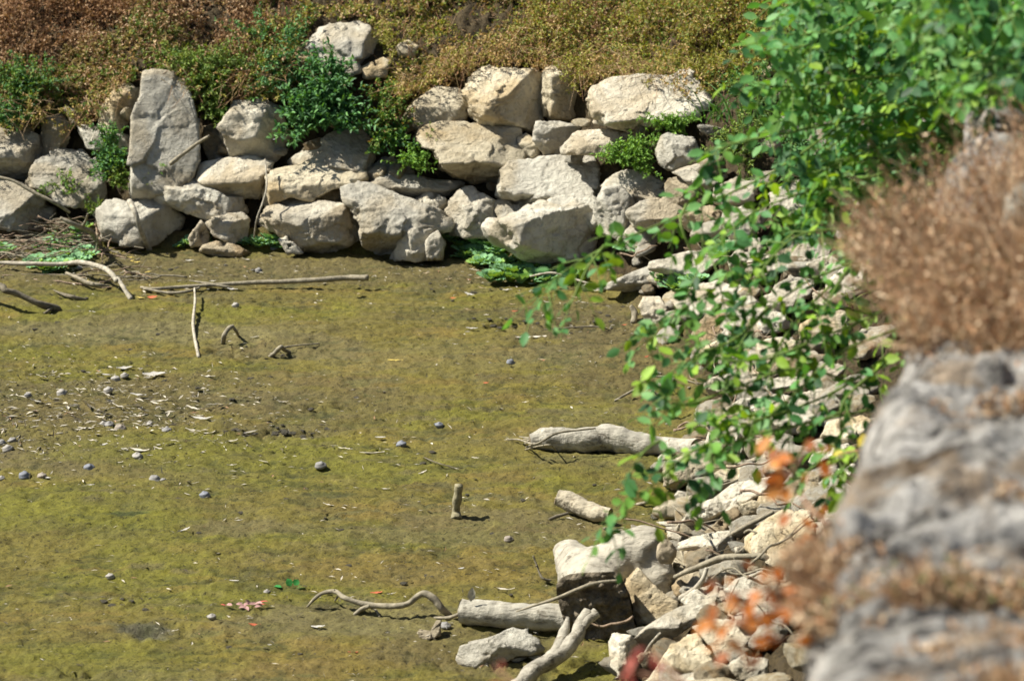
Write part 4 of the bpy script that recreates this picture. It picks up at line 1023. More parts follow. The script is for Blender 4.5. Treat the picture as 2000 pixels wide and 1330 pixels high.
snail(*D4(1662, 1215), 11.5, 2, 'shiny blue-grey snail shell alone on the yellow-green mud')
snail(997, 711, 9, 2, 'small blue snail shell on the open mud below the leaf tip')
snail(858, 834, 9, 2, 'small blue-grey snail shell left of the upper log')
snail(784, 873, 11.5, 2, 'dark glossy snail shell on the mud, centre of the pond')
snail(626, 914, 11.5, 0, 'pale-flecked snail shell left below the central dark one')
snail(993, 1057, 9.5, 3, 'brown snail shell right below the upright stub')
snail(870, 1226, 12, 0, 'grey snail shell at the lower end of the snaking branch')
snail(505, 532, 8, 0, 'grey snail shell near the far boulders above the long stick')
snail(460, 600, 8, 1, 'flat pale snail shell below the long straight stick')
snail(521, 1160, 7, 1, 'small pale snail shell above the pink shrivelled leaf')
snail(414, 1208, 9, 1, 'pale half-buried snail shell left below the pink leaf')
snail(215, 1130, 9, 1, 'pale half-buried snail shell at the lower left')
snail(535, 490, 7, 2, 'dark snail shell at the foot of the square boulder')
snail(152, 487, 7.5, 1, 'round grey snail shell beside the left water lettuce')
snail(155, 527, 7.5, 0, 'dark snail shell under the long bent branch')
snail(428, 318, 6, 2, 'dark snail shell resting on top of the flat oval stone')

# fallen leaves, flat on the mud
def litter_mesh(kind, seed):
    mb = MB(); rg = np.random.default_rng(seed)
    c = {'pale': (.47, .43, .34), 'tan': (.36, .28, .17), 'red': (.42, .11, .05), 'yellow': (.55, .42, .10), 'grey': (.40, .38, .33)}[kind]
    w = {'pale': .13, 'tan': .24, 'red': .42, 'yellow': .3, 'grey': .28}[kind]
    n = 7; xs = np.linspace(-.5, .5, n); bend = rg.uniform(-.25, .25); lift = rg.uniform(.02, .10)
    V = []; 
    for i, x in enumerate(xs):
        ww = w * .5 * math.sin(math.pi * (i + .35) / (n - .3)) + .01; yc = bend * (x * x - .1) ; zc = lift * (4 * x * x) * rg.uniform(.5, 1.2) + .012
        V += [(x, yc - ww, zc + rg.uniform(0, .05)), (x, yc, zc - .01), (x, yc + ww, zc + rg.uniform(0, .06))]
    Q = [];
    for i in range(n - 1):
        for j in (0, 1): Q.append((i * 3 + j, (i + 1) * 3 + j, (i + 1) * 3 + j + 1, i * 3 + j + 1))
    mb.add(V, Q, None, c); return mb.mesh('fallen_leaf', M_LITTER)
LIT = {k: [litter_mesh(k, i * 5 + 1) for i in range(4)] for k in ('pale', 'tan', 'red', 'yellow', 'grey')}
rgl = np.random.default_rng(12)
def leaf_at(px, py, size_px, kind, label, group, rz=None):
    P = pt(px, py)
    if shore_sd(P[0:1], P[1:2])[0][0] > .1: return
    d = np.linalg.norm(P - CAM); o = link('fallen_leaf', LIT[kind][rgl.integers(4)])
    s_ = size_px * d / F
    o.location = P + np.array([0, 0, .006]); o.scale = (s_, s_ * rgl.uniform(.7, 1.4), s_); o.rotation_euler = (rgl.normal(0, .12), rgl.normal(0, .08), rgl.uniform(-.7, .7) if rz is None else rz)
    tag(o, label, 'leaf', group)
for _ in range(138):
    k = rgl.random(); px = rgl.normal(210, 170) ; py = rgl.normal(835, 62)
    if not (-30 < px < 560 and 720 < py < 975): continue
    leaf_at(px, py, rgl.choice([10, 16, 22, 32, 44], p=[.25, .3, .25, .15, .05]), 'pale' if k < .82 else 'grey', 'bleached narrow leaf on the brown mud at the left of the pond', 'bleached leaves on the brown mud at left')
for _ in range(62):
    px, py = rgl.uniform(0, 1150), rgl.uniform(560, 1320)
    leaf_at(px, py, rgl.uniform(7, 24), 'pale' if rgl.random() < .7 else 'grey', 'bleached leaf lying singly on the open green mud', 'bleached leaves scattered over the green mud')
for _ in range(28):
    leaf_at(rgl.uniform(250, 1200), rgl.uniform(505, 600), rgl.uniform(9, 24), rgl.choice(['pale', 'tan', 'grey']), 'dry leaf in the litter along the foot of the far boulders', 'dry leaves along the far shore')
for _ in range(22):
    leaf_at(rgl.uniform(850, 1290), rgl.uniform(540, 760), rgl.uniform(8, 18), rgl.choice(['red', 'tan', 'red']), 'reddish-brown fallen leaf on the mud near the right shore', 'reddish leaves near the right shore')
for _ in range(24):
    leaf_at(rgl.uniform(0, 300), rgl.uniform(455, 590), rgl.uniform(10, 22), rgl.choice(['red', 'tan', 'yellow', 'pale']), 'brown or orange fallen leaf around the left twig pile', 'leaves around the left twig pile')
for x, y, s_, k, lb in ((960, 591, 1, 'red', ''), (885, 586, 12, 'red', 'bright red leaf scrap on the mud below the central lettuce'), (1036, 664, 62, 'pale', 'long straw-coloured leaf blade under the hanging branch tip'), (772, 708, 30, 'yellow', 'cream pointed leaf on the open mud, upper centre'), (753, 958, 20, 'pale', 'whitish leaf on the mud left of the upright stub'), (985, 1155, 42, 'pale', 'long white leaf on the mud left of the cut trunk'), (497, 1225, 24, 'red', 'thin red leaf below the pink shrivelled one'), (690, 1278, 22, 'red', 'thin red leaf near the bottom centre'), (585, 511, 14, 'yellow', 'yellow leaf in front of the square boulder'), (597, 512, 12, 'yellow', 'second yellow leaf in front of the square boulder'), (727, 890, 50, 'pale', 'long pale stalk-like leaf on the mud, centre'), (620, 1228, 30, 'grey', 'wide grey leaf below the snaking branch'), (870, 1277, 20, 'pale', 'white leaf left of the greenish rock'), (735, 1162, 24, 'red', 'pinkish leaf behind the snaking branch')):
    if lb: leaf_at(x, y, s_, k, lb, None, rgl.uniform(-.3, .3))
# pink shrivelled leaf
root = link('shrivelled_leaf'); P = pt(483, 1188); root.location = P; tag(root, 'pink shrivelled leaf mass lying on the green mud, lower left', 'leaf')
m = MB()
for k in range(9):
    a = rgl.uniform(-1, 1); add_leaves(m, [P + [rgl.uniform(-.05, .03), rgl.uniform(-.02, .02), .01]], [[a, rgl.uniform(-.5, .5), rgl.uniform(-.1, .3)]], [[0, -.3, 1]], rgl.uniform(.025, .045), .018, (.36, .21, .19), .4, .3, True)
m.obj('blade', M_LITTER, root, P)
m = MB(); add_leaves(m, [P + [.03, 0, .012], P + [.04, .01, .02], P + [-.07, .0, .01]], [[1, .1, .1], [1, -.1, .15], [-1, 0, .3]], [[0, 0, 1]] * 3, [.035, .03, .02], .010, (.50, .10, .08), detail=True); m.obj('vein', M_LITTER, root, P)

# clods and dark crumbs of mud
def clod_mesh(seed):
    D, Fc = ICO[3]; V = D * np.array([1, .8, .55]); V = V * (1 + .5 * fbm(V * 2.2, 4, seed)[:, None])
    return mesh_np('mud_clod', V, Fc, M_CLOD)
k = NT('dark_mud_clod'); co = k.coord(); k.l(k.ramp(k.noise(co, 3, 4), [(.3, (.05, .042, .025)), (.7, (.14, .12, .07))]), k.b.inputs['Base Color']); k.b.inputs['Roughness'].default_value = .85; k.l(k.bump(k.noise(co, 6, 5), .8, .1), k.b.inputs['Normal']); M_CLOD = k.m
CL = [clod_mesh(i) for i in range(5)]
spots = [(575, 846, 60, 7, 26), (480, 845, 45, 6, 14), (235, 1175, 38, 8, 14), (375, 1042, 32, 6, 12), (520, 690, 50, 8, 8), (985, 632, 60, 10, 16), (755, 1000, 400, 250, 60), (300, 650, 300, 80, 20), (1120, 620, 80, 40, 20), (470, 505, 120, 8, 14), (600, 520, 200, 12, 14), (930, 560, 160, 16, 12), (1190, 640, 60, 60, 14)]
for cx, cy, rx, ry, n in spots:
    for _ in range(n):
        px, py = rgl.normal(cx, rx * .7), rgl.normal(cy, ry * .8)
        if not (0 < px < 1300 and 495 < py < 1330): continue
        P = pt(px, py)
        if shore_sd(P[0:1], P[1:2])[0][0] > .05: continue
        o = link('mud_clod', CL[rgl.integers(5)]); s_ = rgl.uniform(1.5, 5.0) * .0019
        o.location = P + np.array([0, 0, .0]); o.scale = (s_ * 1.6, s_ * 1.6, s_); o.rotation_euler = (0, 0, rgl.uniform(0, 6))
        tag(o, 'crumb of dark mud standing up from the green surface', 'mud clod', 'crumbs of dark mud')

# water lettuce: rosettes of ribbed fan leaves
def rosette(seed, n=11):
    mb = MB(); rg = np.random.default_rng(seed)
    for k in range(n):
        a = k * 2.4 + rg.uniform(-.2, .2); q = k / n; L = .05 * (.6 + .5 * q) ; el = 1.3 - .75 * q + rg.uniform(-.1, .1)
        d = np.array([math.cos(a) * math.cos(el), math.sin(a) * math.cos(el), math.sin(el)])
        sd_ = norm(np.cross(d, [0, 0, 1.])); nn = np.cross(sd_, d)
        g = rg.uniform(.8, 1.15); colr = np.array([.20, .38, .18]) * g if rg.random() < .85 else np.array([.22, .36, .08])
        nu, nv = 6, 7; V = []
        for i in range(nu):
            t = i / (nu - 1); wd = L * (.16 + .62 * t ** .8) * (1 if i < nu - 1 else .72)
            for j in range(nv):
                s_ = j / (nv - 1) * 2 - 1
                rib = .0022 * (1 if j % 2 else -1)
                p = d * L * t * (1 - .13 * s_ * s_ * t) + sd_ * wd * s_ * .55 + nn * (rib - L * .28 * t * t + L * .16 * s_ * s_ * t)
                V.append(p)
        Q = [(i * nv + j, (i + 1) * nv + j, (i + 1) * nv + j + 1, i * nv + j + 1) for i in range(nu - 1) for j in range(nv - 1)]
        mb.add(V, Q, None, colr)
    return mb.mesh('rosette', M_LETT)
ROS = [rosette(k, 9 + k) for k in range(5)]
def lettuce(px, py, s_, label, group):
    P = pt(px, py); o = link('water_lettuce', ROS[rgl.integers(5)]); o.location = P + np.array([0, 0, .004]); k = s_ * 1.5
    o.scale = (k,) * 3; o.rotation_euler = (rgl.normal(0, .15), rgl.normal(0, .15), rgl.uniform(0, 6.28)); tag(o, label, 'water lettuce', group)
CD = lambda x, y: (840 + x * .2, 420 + y * .2)
GL = 'water lettuce carpet in front of the massive boulder'
for x, y in ((130, 240), (200, 260), (280, 310), (350, 390), (420, 400), (500, 380), (450, 300), (540, 330), (620, 350), (660, 400), (560, 450), (640, 500), (720, 470), (790, 480), (700, 570), (800, 580), (590, 640), (680, 640), (770, 640), (860, 560), (880, 650), (950, 580), (960, 500), (1020, 540), (1030, 620), (1120, 560), (1180, 590), (1240, 620), (1150, 650), (1330, 640), (1430, 620), (340, 420), (920, 470), (500, 480)):
    lettuce(*CD(x, y + 25), rgl.uniform(.75, 1.15), 'water lettuce rosette in the green carpet before the massive boulder', GL)
LD = lambda x, y: (350 + x * .2, 380 + y * .2)
for x, y in ((40, 520), (110, 520), (290, 450), (370, 450), (470, 500), (560, 510), (640, 530), (720, 530), (800, 510), (760, 550), (880, 470), (900, 540), (990, 520), (1040, 550), (240, 500)):
    lettuce(*LD(x, y), rgl.uniform(.65, .95), 'water lettuce rosette in the thin row at the foot of the square boulder', 'water lettuce row before the square boulder')
for x, y in ((430, 640), (340, 660), (520, 690), (600, 640), (690, 600), (740, 650), (820, 590), (900, 560), (960, 600), (480, 740), (580, 740), (680, 720), (500, 480), (560, 430), (640, 400), (740, 470), (850, 350), (900, 330), (780, 430), (380, 690), (640, 540), (840, 650), (600, 500)):
    lettuce(*qa(x, y)[:2], rgl.uniform(.7, 1.0), 'water lettuce rosette in the patch under the bent branch at left', 'water lettuce patch at the left shore')
for x, y in ((10, 520), (60, 560), (-40, 560)):
    lettuce(*qa(x, y)[:2], .9, 'water lettuce rosette cut by the left edge of the photo', 'water lettuce at the left edge')
for x, y in ((1288, 560), (1305, 566), (1320, 570), (1330, 558), (1345, 572), (1312, 555), (1358, 560)):
    lettuce(x, y, 1.0, 'water lettuce rosette between the shore rocks on the right', 'water lettuce between the right shore rocks')
for x, y in ((1238, 488), (1225, 495), (1250, 500), (1412, 495), (1425, 490), (1418, 505), (1240, 478)):
    lettuce(x, y, .9, 'water lettuce rosette in the shaded right corner under the shrub', 'water lettuce in the right corner')
# fine debris: flecks of bark, leaf and shell nobody could count
mb = MB(); N_ = 19000
px = rgl.uniform(-30, 1330, N_); py = rgl.uniform(500, 1345, N_)
G = np.array([ground_at(a, b) for a, b in zip(px, py)]); s_, _ = shore_sd(G[:, 0], G[:, 1])
dens = .10 + 1.2 * np.exp(-((px - 150) / 330) ** 2 - ((py - 820) / 85) ** 2) + .6 * np.exp(-((py - 530) / 28.) ** 2) + .4 * np.exp(-((px - 1150) / 120) ** 2 - ((py - 640) / 110) ** 2)
ok = (s_ < .05) & (rgl.random(N_) < dens); G = G[ok]; px = px[ok]; py = py[ok]; n = len(G); G[:, 2] = terrain(G[:, 0], G[:, 1]) + .006
lit = rgl.random(n); cc = np.where((lit < .58)[:, None], np.array([.45, .41, .32]), np.where((lit < .93)[:, None], np.array([.09, .075, .045]), np.array([.28, .17, .09]))) * rgl.uniform(.7, 1.2, (n, 1))
LL = rgl.uniform(.007, .030, n) * (1 + 1.1 * np.exp(-((px - 150) / 330) ** 2 - ((py - 820) / 85) ** 2) * rgl.random(n)); add_leaves(mb, G, np.column_stack([rgl.normal(0, 1, n), rgl.normal(0, .6, n), rgl.uniform(0, .25, n)]), rgl.normal(0, .3, (n, 3)) + [0, 0, 1], LL, LL * rgl.uniform(.08, .32, n), cc, .25, .1)
tag(mb.obj('leaf_debris', M_LITTER, None, (0, 12, 0), smooth=False), 'fine crumbs and slivers of dead leaf strewn over the mud', 'leaf debris', kind='stuff')
# green scrap on the mud
m = MB(); P = pt(568, 1150)
add_leaves(m, [P + [x, y, .004] for x, y in ((-.03, 0), (0, .01), (.02, -.01), (.01, .02))], [[-1, .1, .15], [-.3, .2, .6], [1, 0, .2], [.4, .4, .5]], [[0, 0, 1], [0, -1, .5], [0, 0, 1], [0, -1, .4]], [.028, .03, .028, .025], .028, (.05, .26, .06), detail=True)
o = m.obj('green_leaf', M_LETT, None, tuple(P)); tag(o, 'single bright green leaf scrap lying on the mud above the snaking branch', 'leaf')

# ------------------------------------------------------------ plants on the far bank
def bank_points(n, x0, x1, s0, s1, rg):
    """random points of the far bank, s = distance up from the shore"""
    n2 = n * 2; x = rg.uniform(x0, x1, n2); y = rg.uniform(15.3, 17.4, n2)
    s, ny = shore_sd(x, y); ok = (s > s0) & (s < s1)
    x, y = x[ok][:n], y[ok][:n]
    return np.column_stack([x, y, terrain(x, y)])
LOW = np.array([(-300, 262), (0, 262), (60, 252), (130, 262), (185, 240), (240, 185), (262, 150), (300, 140), (330, 165), (380, 215), (420, 232), (450, 215), (490, 205), (540, 215), (575, 170), (590, 60), (640, 45), (720, 50), (758, 110),
                (770, 195), (800, 200), (850, 175), (905, 155), (935, 140), (1000, 135), (1060, 150), (1095, 160), (1130, 185), (1170, 165), (1230, 175), (1300, 185), (1350, 200), (1385, 215), (1450, 260), (1560, 300), (1700, 380), (2100, 420)])
UPN = norm(np.array([0, -.56, .83]))
def ground_cover(name, label, n, rg, xr, sr, cols, stalk, keep, hgt=.11, leaf=.011, leaves=12, droop=.3, mound=1.):
    B = bank_points(n, *xr, *sr, rg)
    px, py = project(B); low = np.interp(px, LOW[:, 0], LOW[:, 1])
    m = keep(px, py, low, rg.random(len(px))) & (fbm(B * 6.5, 3, 171) > -.5); B = B[m]; n = len(B)
    k = np.clip(.6 + 1.5 * fbm(B * 4.2, 3, 71), .12, 1.7) * mound
    d = norm(UPN + rg.normal(0, .5, (n, 3)) + np.array([0, -droop, 0]))
    L = (hgt * k * rg.uniform(.7, 1.5, n))[:, None]
    B = B + np.array([0, 0, -.01]) + (np.array([0, -.17, .085]) * rg.uniform(0, 1.1, (n, 1)) if 'fringe' in label else 0); tip = B + d * L
    sag = rg.normal(0, .12, (n, 3)) * L
    mb = MB(); add_stalks(mb, B, tip, .0011, np.array(stalk) * rg.uniform(.7, 1.3, (n, 1)), sag)
    # leaves along every stalk, mostly towards its tip
    t = np.sqrt(rg.uniform(.08, 1, (n, leaves)))
    mid = (B + tip) / 2 + sag
    P = (1 - t)[..., None] ** 2 * B[:, None] + 2 * (t * (1 - t))[..., None] * mid[:, None] + (t ** 2)[..., None] * tip[:, None]
    P = P.reshape(-1, 3) + rg.normal(0, .004, (n * leaves, 3))
    D = rg.normal(0, 1, P.shape) + [0, -.1, .2]; N = rg.normal(0, .6, P.shape) + [-.25, -.35, .8]
    cols = np.array(cols); patch = np.clip(.5 + 1.1 * fbm(np.repeat(B, leaves, 0) * [3.5, 3.5, 3.5], 3, 73) + rg.normal(0, .22, len(P)), 0, .999)
    c = cols[(patch * len(cols)).astype(int)] * rg.uniform(.65, 1.35, (len(P), 1))
    add_leaves(mb, P, D, N, leaf * rg.uniform(.6, 1.5, len(P)), leaf * .62, c)
    o = mb.obj(name, M_HERB if 'dry' not in label else M_DRY, None, (0, 15.8, .8), smooth=False); tag(o, label, 'ground cover', kind='stuff'); return o
rv = np.random.default_rng(21)
BROWN = [(.31, .18, .095), (.40, .26, .14), (.24, .14, .07), (.52, .38, .24), (.35, .21, .11), (.27, .22, .08)]
OLIVE = [(.27, .28, .05), (.40, .37, .08), (.20, .25, .05), (.42, .30, .12), (.15, .24, .04), (.50, .38, .19), (.34, .36, .06)]
RUST = [(.42, .29, .12), (.33, .21, .08), (.48, .36, .18), (.27, .25, .06), (.38, .25, .10), (.30, .29, .07)]
GREEN = [(.12, .20, .03), (.18, .25, .04), (.09, .16, .03), (.22, .24, .06)]
above = lambda px, py, low: py < low
def dry_w(px, py): return 1 - sstep(480, 820, px + (py - 60) * .9 + 60 * np.sin(py / 30.))
ground_cover('dry_ground_cover', 'dry reddish-brown matted ground cover on the upper left of the bank', 24000, rv, (-3.1, .6), (.40, 1.5), BROWN, (.30, .17, .09),
             lambda px, py, low, r: (py < low - 12) & (r < .4 + .95 * dry_w(px, py) * (1 - .75 * sstep(-110, -20, py - low))), .13, .0135, 9)
ground_cover('olive_ground_cover', 'olive and yellow-green small-leaved ground cover over the top of the bank', 27000, rv, (-1.2, 3.6), (.40, 1.5), OLIVE, (.30, .20, .09),
             lambda px, py, low, r: (py < low - 12) & (r > .4 * dry_w(px, py)), .14, .0135, 11)
ground_cover('green_ground_cover', 'fresh green creeping cover in the lower left part of the bank', 16000, rv, (-3.1, -.4), (.36, 1.2), GREEN, (.22, .20, .07),
             lambda px, py, low, r: (py < low + 4) & (py > low - 150) & (r < np.exp(-((py - low + 55) / 55.) ** 2) * (px < 620)), .12, .014, 11)
ground_cover('rusty_ground_cover', 'dry tan fringe of ground cover hanging over the top boulders', 15000, rv, (-2.9, 3.0), (.30, 1.0), RUST, (.40, .25, .13),
             lambda px, py, low, r: (py < low + 6) & (py > low - 80) & ((px > 740) | (px < 260) | (r < .15)) & (r < .12 + .85 * np.exp(-((py - low + 14) / 30.) ** 2)), .12, .0125, 11, .9)

# stray dry stems standing out of the cover
B = bank_points(5200, -3, 3.4, .42, 1.5, rv); px, py = project(B); B = B[py < np.interp(px, LOW[:, 0], LOW[:, 1]) - 20]
d_ = norm(UPN * .8 + rv.normal(0, .7, (len(B), 3))); mb = MB(); L = rv.uniform(.06, .20, (len(B), 1))
Bh = bank_points(9000, -2.9, 2.9, .36, .8, rv); px, py = project(Bh); lw = np.interp(px, LOW[:, 0], LOW[:, 1]); Bh = Bh[(py < lw + 4) & (py > lw - 45) & (px < 1450)]
Bh = Bh[fbm(Bh * 7, 2, 301) > -.12]; Bh = Bh + np.array([0, -.14, .09]); nh = len(Bh); dh = norm(np.column_stack([rv.normal(0, .7, nh), rv.uniform(-1, -.2, nh), rv.uniform(-1.1, .5, nh)])); Lh = rv.uniform(.05, .22, (nh, 1))
add_stalks(mb, Bh, Bh + dh * Lh, .0013, np.array([(.50, .36, .22), (.38, .22, .12), (.44, .31, .14)])[rv.integers(0, 3, nh)] * rv.uniform(.6, 1.2, (nh, 1)), rv.normal(0, .14, (nh, 3)) * Lh + [0, 0, .01])
L = rv.uniform(.06, .20, (len(B), 1)) * (1 + .6 * (rv.random((len(B), 1)) < .08))
add_stalks(mb, B, B + d_ * L, .0012, np.array([(.48, .34, .21), (.36, .19, .11), (.42, .27, .14)])[rv.integers(0, 3, len(B))] * rv.uniform(.6, 1.2, (len(B), 1)), rv.normal(0, .12, (len(B), 3)) * L)
tag(mb.obj('dry_stalks', M_DRY, None, (0, 15.8, .8)), 'bare dry pinkish stalks tangled over the ground cover', 'stalks', kind='stuff')

def herb(px, py, name, label, n, spread, hgt, leaf, cols, leaves=14, group=None, lift=.03, narrow=.4, seed=1, out=.06, flowers=0):
    """a leafy plant: foliage and stems as its parts; rooted in the bank under a pixel"""
    n = int(n * .72); hgt = hgt * 1.35; rg = np.random.default_rng(seed); P0 = pt(px, py); d = np.linalg.norm(P0 - CAM)
    root = link(name); root.location = P0; tag(root, label, 'plant', group)
    a = rg.uniform(0, 2 * math.pi, n); r_ = np.sqrt(rg.random(n)) * (.72 + .35 * np.sin(a * 3 + seed) + .2 * np.sin(a * 7 + seed * 2)) * 1.1; sx, sy = spread
    off = np.column_stack([np.cos(a) * r_ * sx * d / F, np.zeros(n), np.sin(a) * r_ * sy * d / F])
    B = P0 + np.array([0, -out * .3, lift]) + off * .55 * np.array([1, 1, 1]); B[:, 1] += off[:, 2] * .8
    tip = P0 + np.array([0, -out, lift]) + off + norm(rg.normal(0, .4, (n, 3)) + [0, -.6, .8]) * hgt * rg.uniform(.5, 1.2, (n, 1)); tip[:, 1] += off[:, 2] * .8
    st = MB(); add_stalks(st, B, tip, .0016, np.array([.10, .14, .03]), None); st.obj('stem', M_HERB, root, P0)['kind'] = 'stuff'
    t = rg.uniform(.2, 1.05, (n, leaves)); P = B[:, None] * (1 - t[..., None]) + tip[:, None] * t[..., None]; P = P.reshape(-1, 3)
    ax = np.repeat(norm(tip - B), leaves, 0)
    D = rg.normal(0, .8, P.shape) + ax * .7; N = rg.normal(0, .5, P.shape) + [-.3, -.4, .9]
    c = np.array(cols)[rg.integers(0, len(cols), len(P))] * rg.uniform(.7, 1.3, (len(P), 1))
    lf = MB(); add_leaves(lf, P, D, N, leaf * rg.uniform(.6, 1.3, len(P)), leaf * narrow, c, .2, .3, detail=leaf > .022)
    lf.obj('foliage', M_HERB, root, P0, smooth=True)['kind'] = 'stuff'
    if flowers:
        fl = MB(); add_leaves(fl, tip[:flowers], rg.normal(0, 1, (flowers, 3)), rg.normal(0, 1, (flowers, 3)), .012, .01, (.55, .5, .6)); fl.obj('flower', M_HERB, root, P0)['kind'] = 'stuff'
    return root
DG = [(.06, .17, .05), (.085, .22, .06), (.045, .13, .04), (.12, .27, .07)]
BG = [(.16, .32, .04), (.22, .38, .06), (.11, .24, .03)]
MG = [(.12, .21, .03), (.17, .25, .04), (.09, .17, .025), (.22, .28, .05)]
herb(640, 215, 'leafy_herb', 'large dark green leafy herb growing over the middle boulders', 330, (95, 78), .07, .034, DG, 16, seed=3, out=.12, flowers=4)
herb(560, 150, 'leafy_herb', 'dark green stalky herb behind and above the large one, under the brown cover', 150, (60, 80), .08, .026, DG, 15, seed=4, out=.10)
herb(500, 85, 'leafy_herb', 'tall thin dark green herb shoots rising into the dry brown cover', 45, (50, 55), .10, .022, DG, 14, seed=5, out=.08)
herb(410, 165, 'bushy_herb', 'rounded mid-green bushy herb right of the tall upright slab top', 330, (75, 58), .06, .019, MG, 18, seed=6, out=.12)
herb(355, 140, 'bushy_herb', 'yellowish-green sprawling herb just above the upright slab', 160, (70, 35), .05, .017, MG, 16, seed=7, out=.08)
herb(760, 240, 'bushy_herb', 'green and rust mixed herb spilling down between the central boulders', 210, (50, 60), .05, .018, MG + [(.30, .16, .06), (.07, .2, .03)], 15, seed=8, out=.10)
herb(765, 285, 'leafy_herb', 'deep green herb tuft left of the big yellowish boulder', 120, (45, 32), .05, .022, DG + BG, 14, seed=9, out=.08)
herb(812, 328, 'low_herb', 'bright green low herb with a red stem lying on the thin slab', 110, (42, 16), .045, .018, BG, 14, seed=10, out=.10)
herb(1232, 315, 'low_herb', 'bright green cushion herb growing on the pale slab at right', 300, (62, 34), .045, .017, BG, 15, seed=11, out=.10)
herb(1310, 255, 'low_herb', 'bright green herb strip beneath the wide dappled slab', 120, (60, 14), .04, .018, BG, 14, seed=12, out=.08)
herb(55, 180, 'leafy_herb', 'dark green clump at the left end of the bank over the flat-topped block', 230, (75, 55), .06, .02, DG + MG, 15, seed=13, out=.10)
herb(20, 235, 'leafy_herb', 'lowest green clump at the left edge, just above the flat-topped block', 90, (45, 25), .05, .02, DG, 14, seed=14, out=.08)
herb(218, 320, 'leafy_herb', 'shaded deep green herb left of the foot of the upright slab', 150, (38, 48), .05, .021, DG + BG[:1], 14, seed=15, out=.06)
herb(236, 362, 'leafy_herb', 'small yellow-green herb squeezed at the foot of the upright slab', 60, (22, 22), .04, .018, MG, 13, seed=16, out=.06)
herb(125, 385, 'leafy_herb', 'sparse yellow-green herb growing behind the twig pile', 46, (46, 26), .06, .018, BG + MG, 12, seed=17, out=.05)
herb(190, 420, 'leafy_herb', 'pale green seedlings between the twigs and the rounded boulder', 26, (28, 16), .04, .018, MG, 12, seed=18, out=.04)
herb(325, 330, 'low_herb', 'tiny bright sprig on the lower right side of the upright slab', 14, (8, 6), .03, .015, BG, 9, seed=19, out=.16)
herb(297, 352, 'low_herb', 'tiny yellowish sprig low on the front of the upright slab', 12, (10, 8), .03, .014, MG, 8, seed=20, out=.17)
herb(430, 232, 'low_herb', 'small bright sprig between the upright slab and the blocky boulder', 26, (22, 8), .03, .018, BG, 10, seed=22, out=.08)
herb(840, 270, 'low_herb', 'tiny sprig on the left shoulder of the big yellowish boulder', 10, (14, 14), .03, .014, MG, 8, seed=23, out=.16)
herb(1440, 300, 'bushy_herb', 'yellow-green seedy herb clump hidden behind the shrub leaves', 170, (60, 55), .06, .018, MG, 14, seed=24, out=.08)
herb(1470, 200, 'bushy_herb', 'dark weedy clump under the cover behind the shrub', 150, (70, 60), .06, .018, MG + DG, 14, seed=25, out=.08)
herb(1560, 330, 'bushy_herb', 'dark green weedy clump deep behind the shrub', 140, (80, 60), .07, .02, DG, 14, seed=26, out=.08)

def grass_clump(px, py, name, label, n, hgt, wid, cols, lean=(0, 0, 0), spread=.03, seed=1, cat='grass'):
    rg = np.random.default_rng(seed); P0 = pt(px, py) if py is not None else np.array(px)
    mb = MB()
    for k in range(n):
        b = P0 + rg.normal(0, spread, 3) * [1, 1, .1]; h_ = hgt * rg.uniform(.5, 1.1); d = norm(np.array([rg.normal(0, .35), rg.normal(0, .3), 1]) + lean)
        bend = np.array([rg.normal(0, .35), rg.normal(-.1, .3), -.35]) * h_
        t = np.linspace(0, 1, 7)[:, None]; c_ = b + d * h_ * t + bend * t ** 2.2
        s_ = norm(np.cross(d, rg.normal(0, 1, 3))) * wid * .5 * (1 - t ** 2 * .95)
        V = np.stack([c_ - s_, c_ + s_], 1).reshape(-1, 3); Q = [(2 * i, 2 * i + 1, 2 * i + 3, 2 * i + 2) for i in range(6)]
        mb.add(V, Q, None, np.array(cols[rg.integers(len(cols))]) * rg.uniform(.8, 1.2))
    o = mb.obj(name, M_HERB, None, tuple(P0)); tag(o, label, cat); return o
GC = [(.10, .24, .06), (.14, .28, .08)]
grass_clump(1395, 235, 'grass_tuft', 'thin bluish-green grass blades at the right end of the wide dappled slab', 22, .28, .008, GC, (0, -.3, 0), .05, 2)
grass_clump(1470, 250, 'grass_tuft', 'taller grass blades half hidden by the shrub on the far bank', 26, .34, .009, GC, (0, -.3, 0), .07, 3)
grass_clump(1640, 430, 'grass_tuft', 'upright reed-like blades behind the middle of the shrub', 16, .30, .010, GC, (0, 0, 0), .02, 4)
grass_clump(1380, 30, 'grass_tuft', 'thin green grass blade tuft at the top edge of the photo', 9, .25, .007, GC, (.3, -.2, 0), .003, 5)
grass_clump(1660, 600, 'grass_tuft', 'little grass tuft between the rubble stones beside the dry mound', 14, .10, .007, MG, (0, 0, 0), .006, 6)

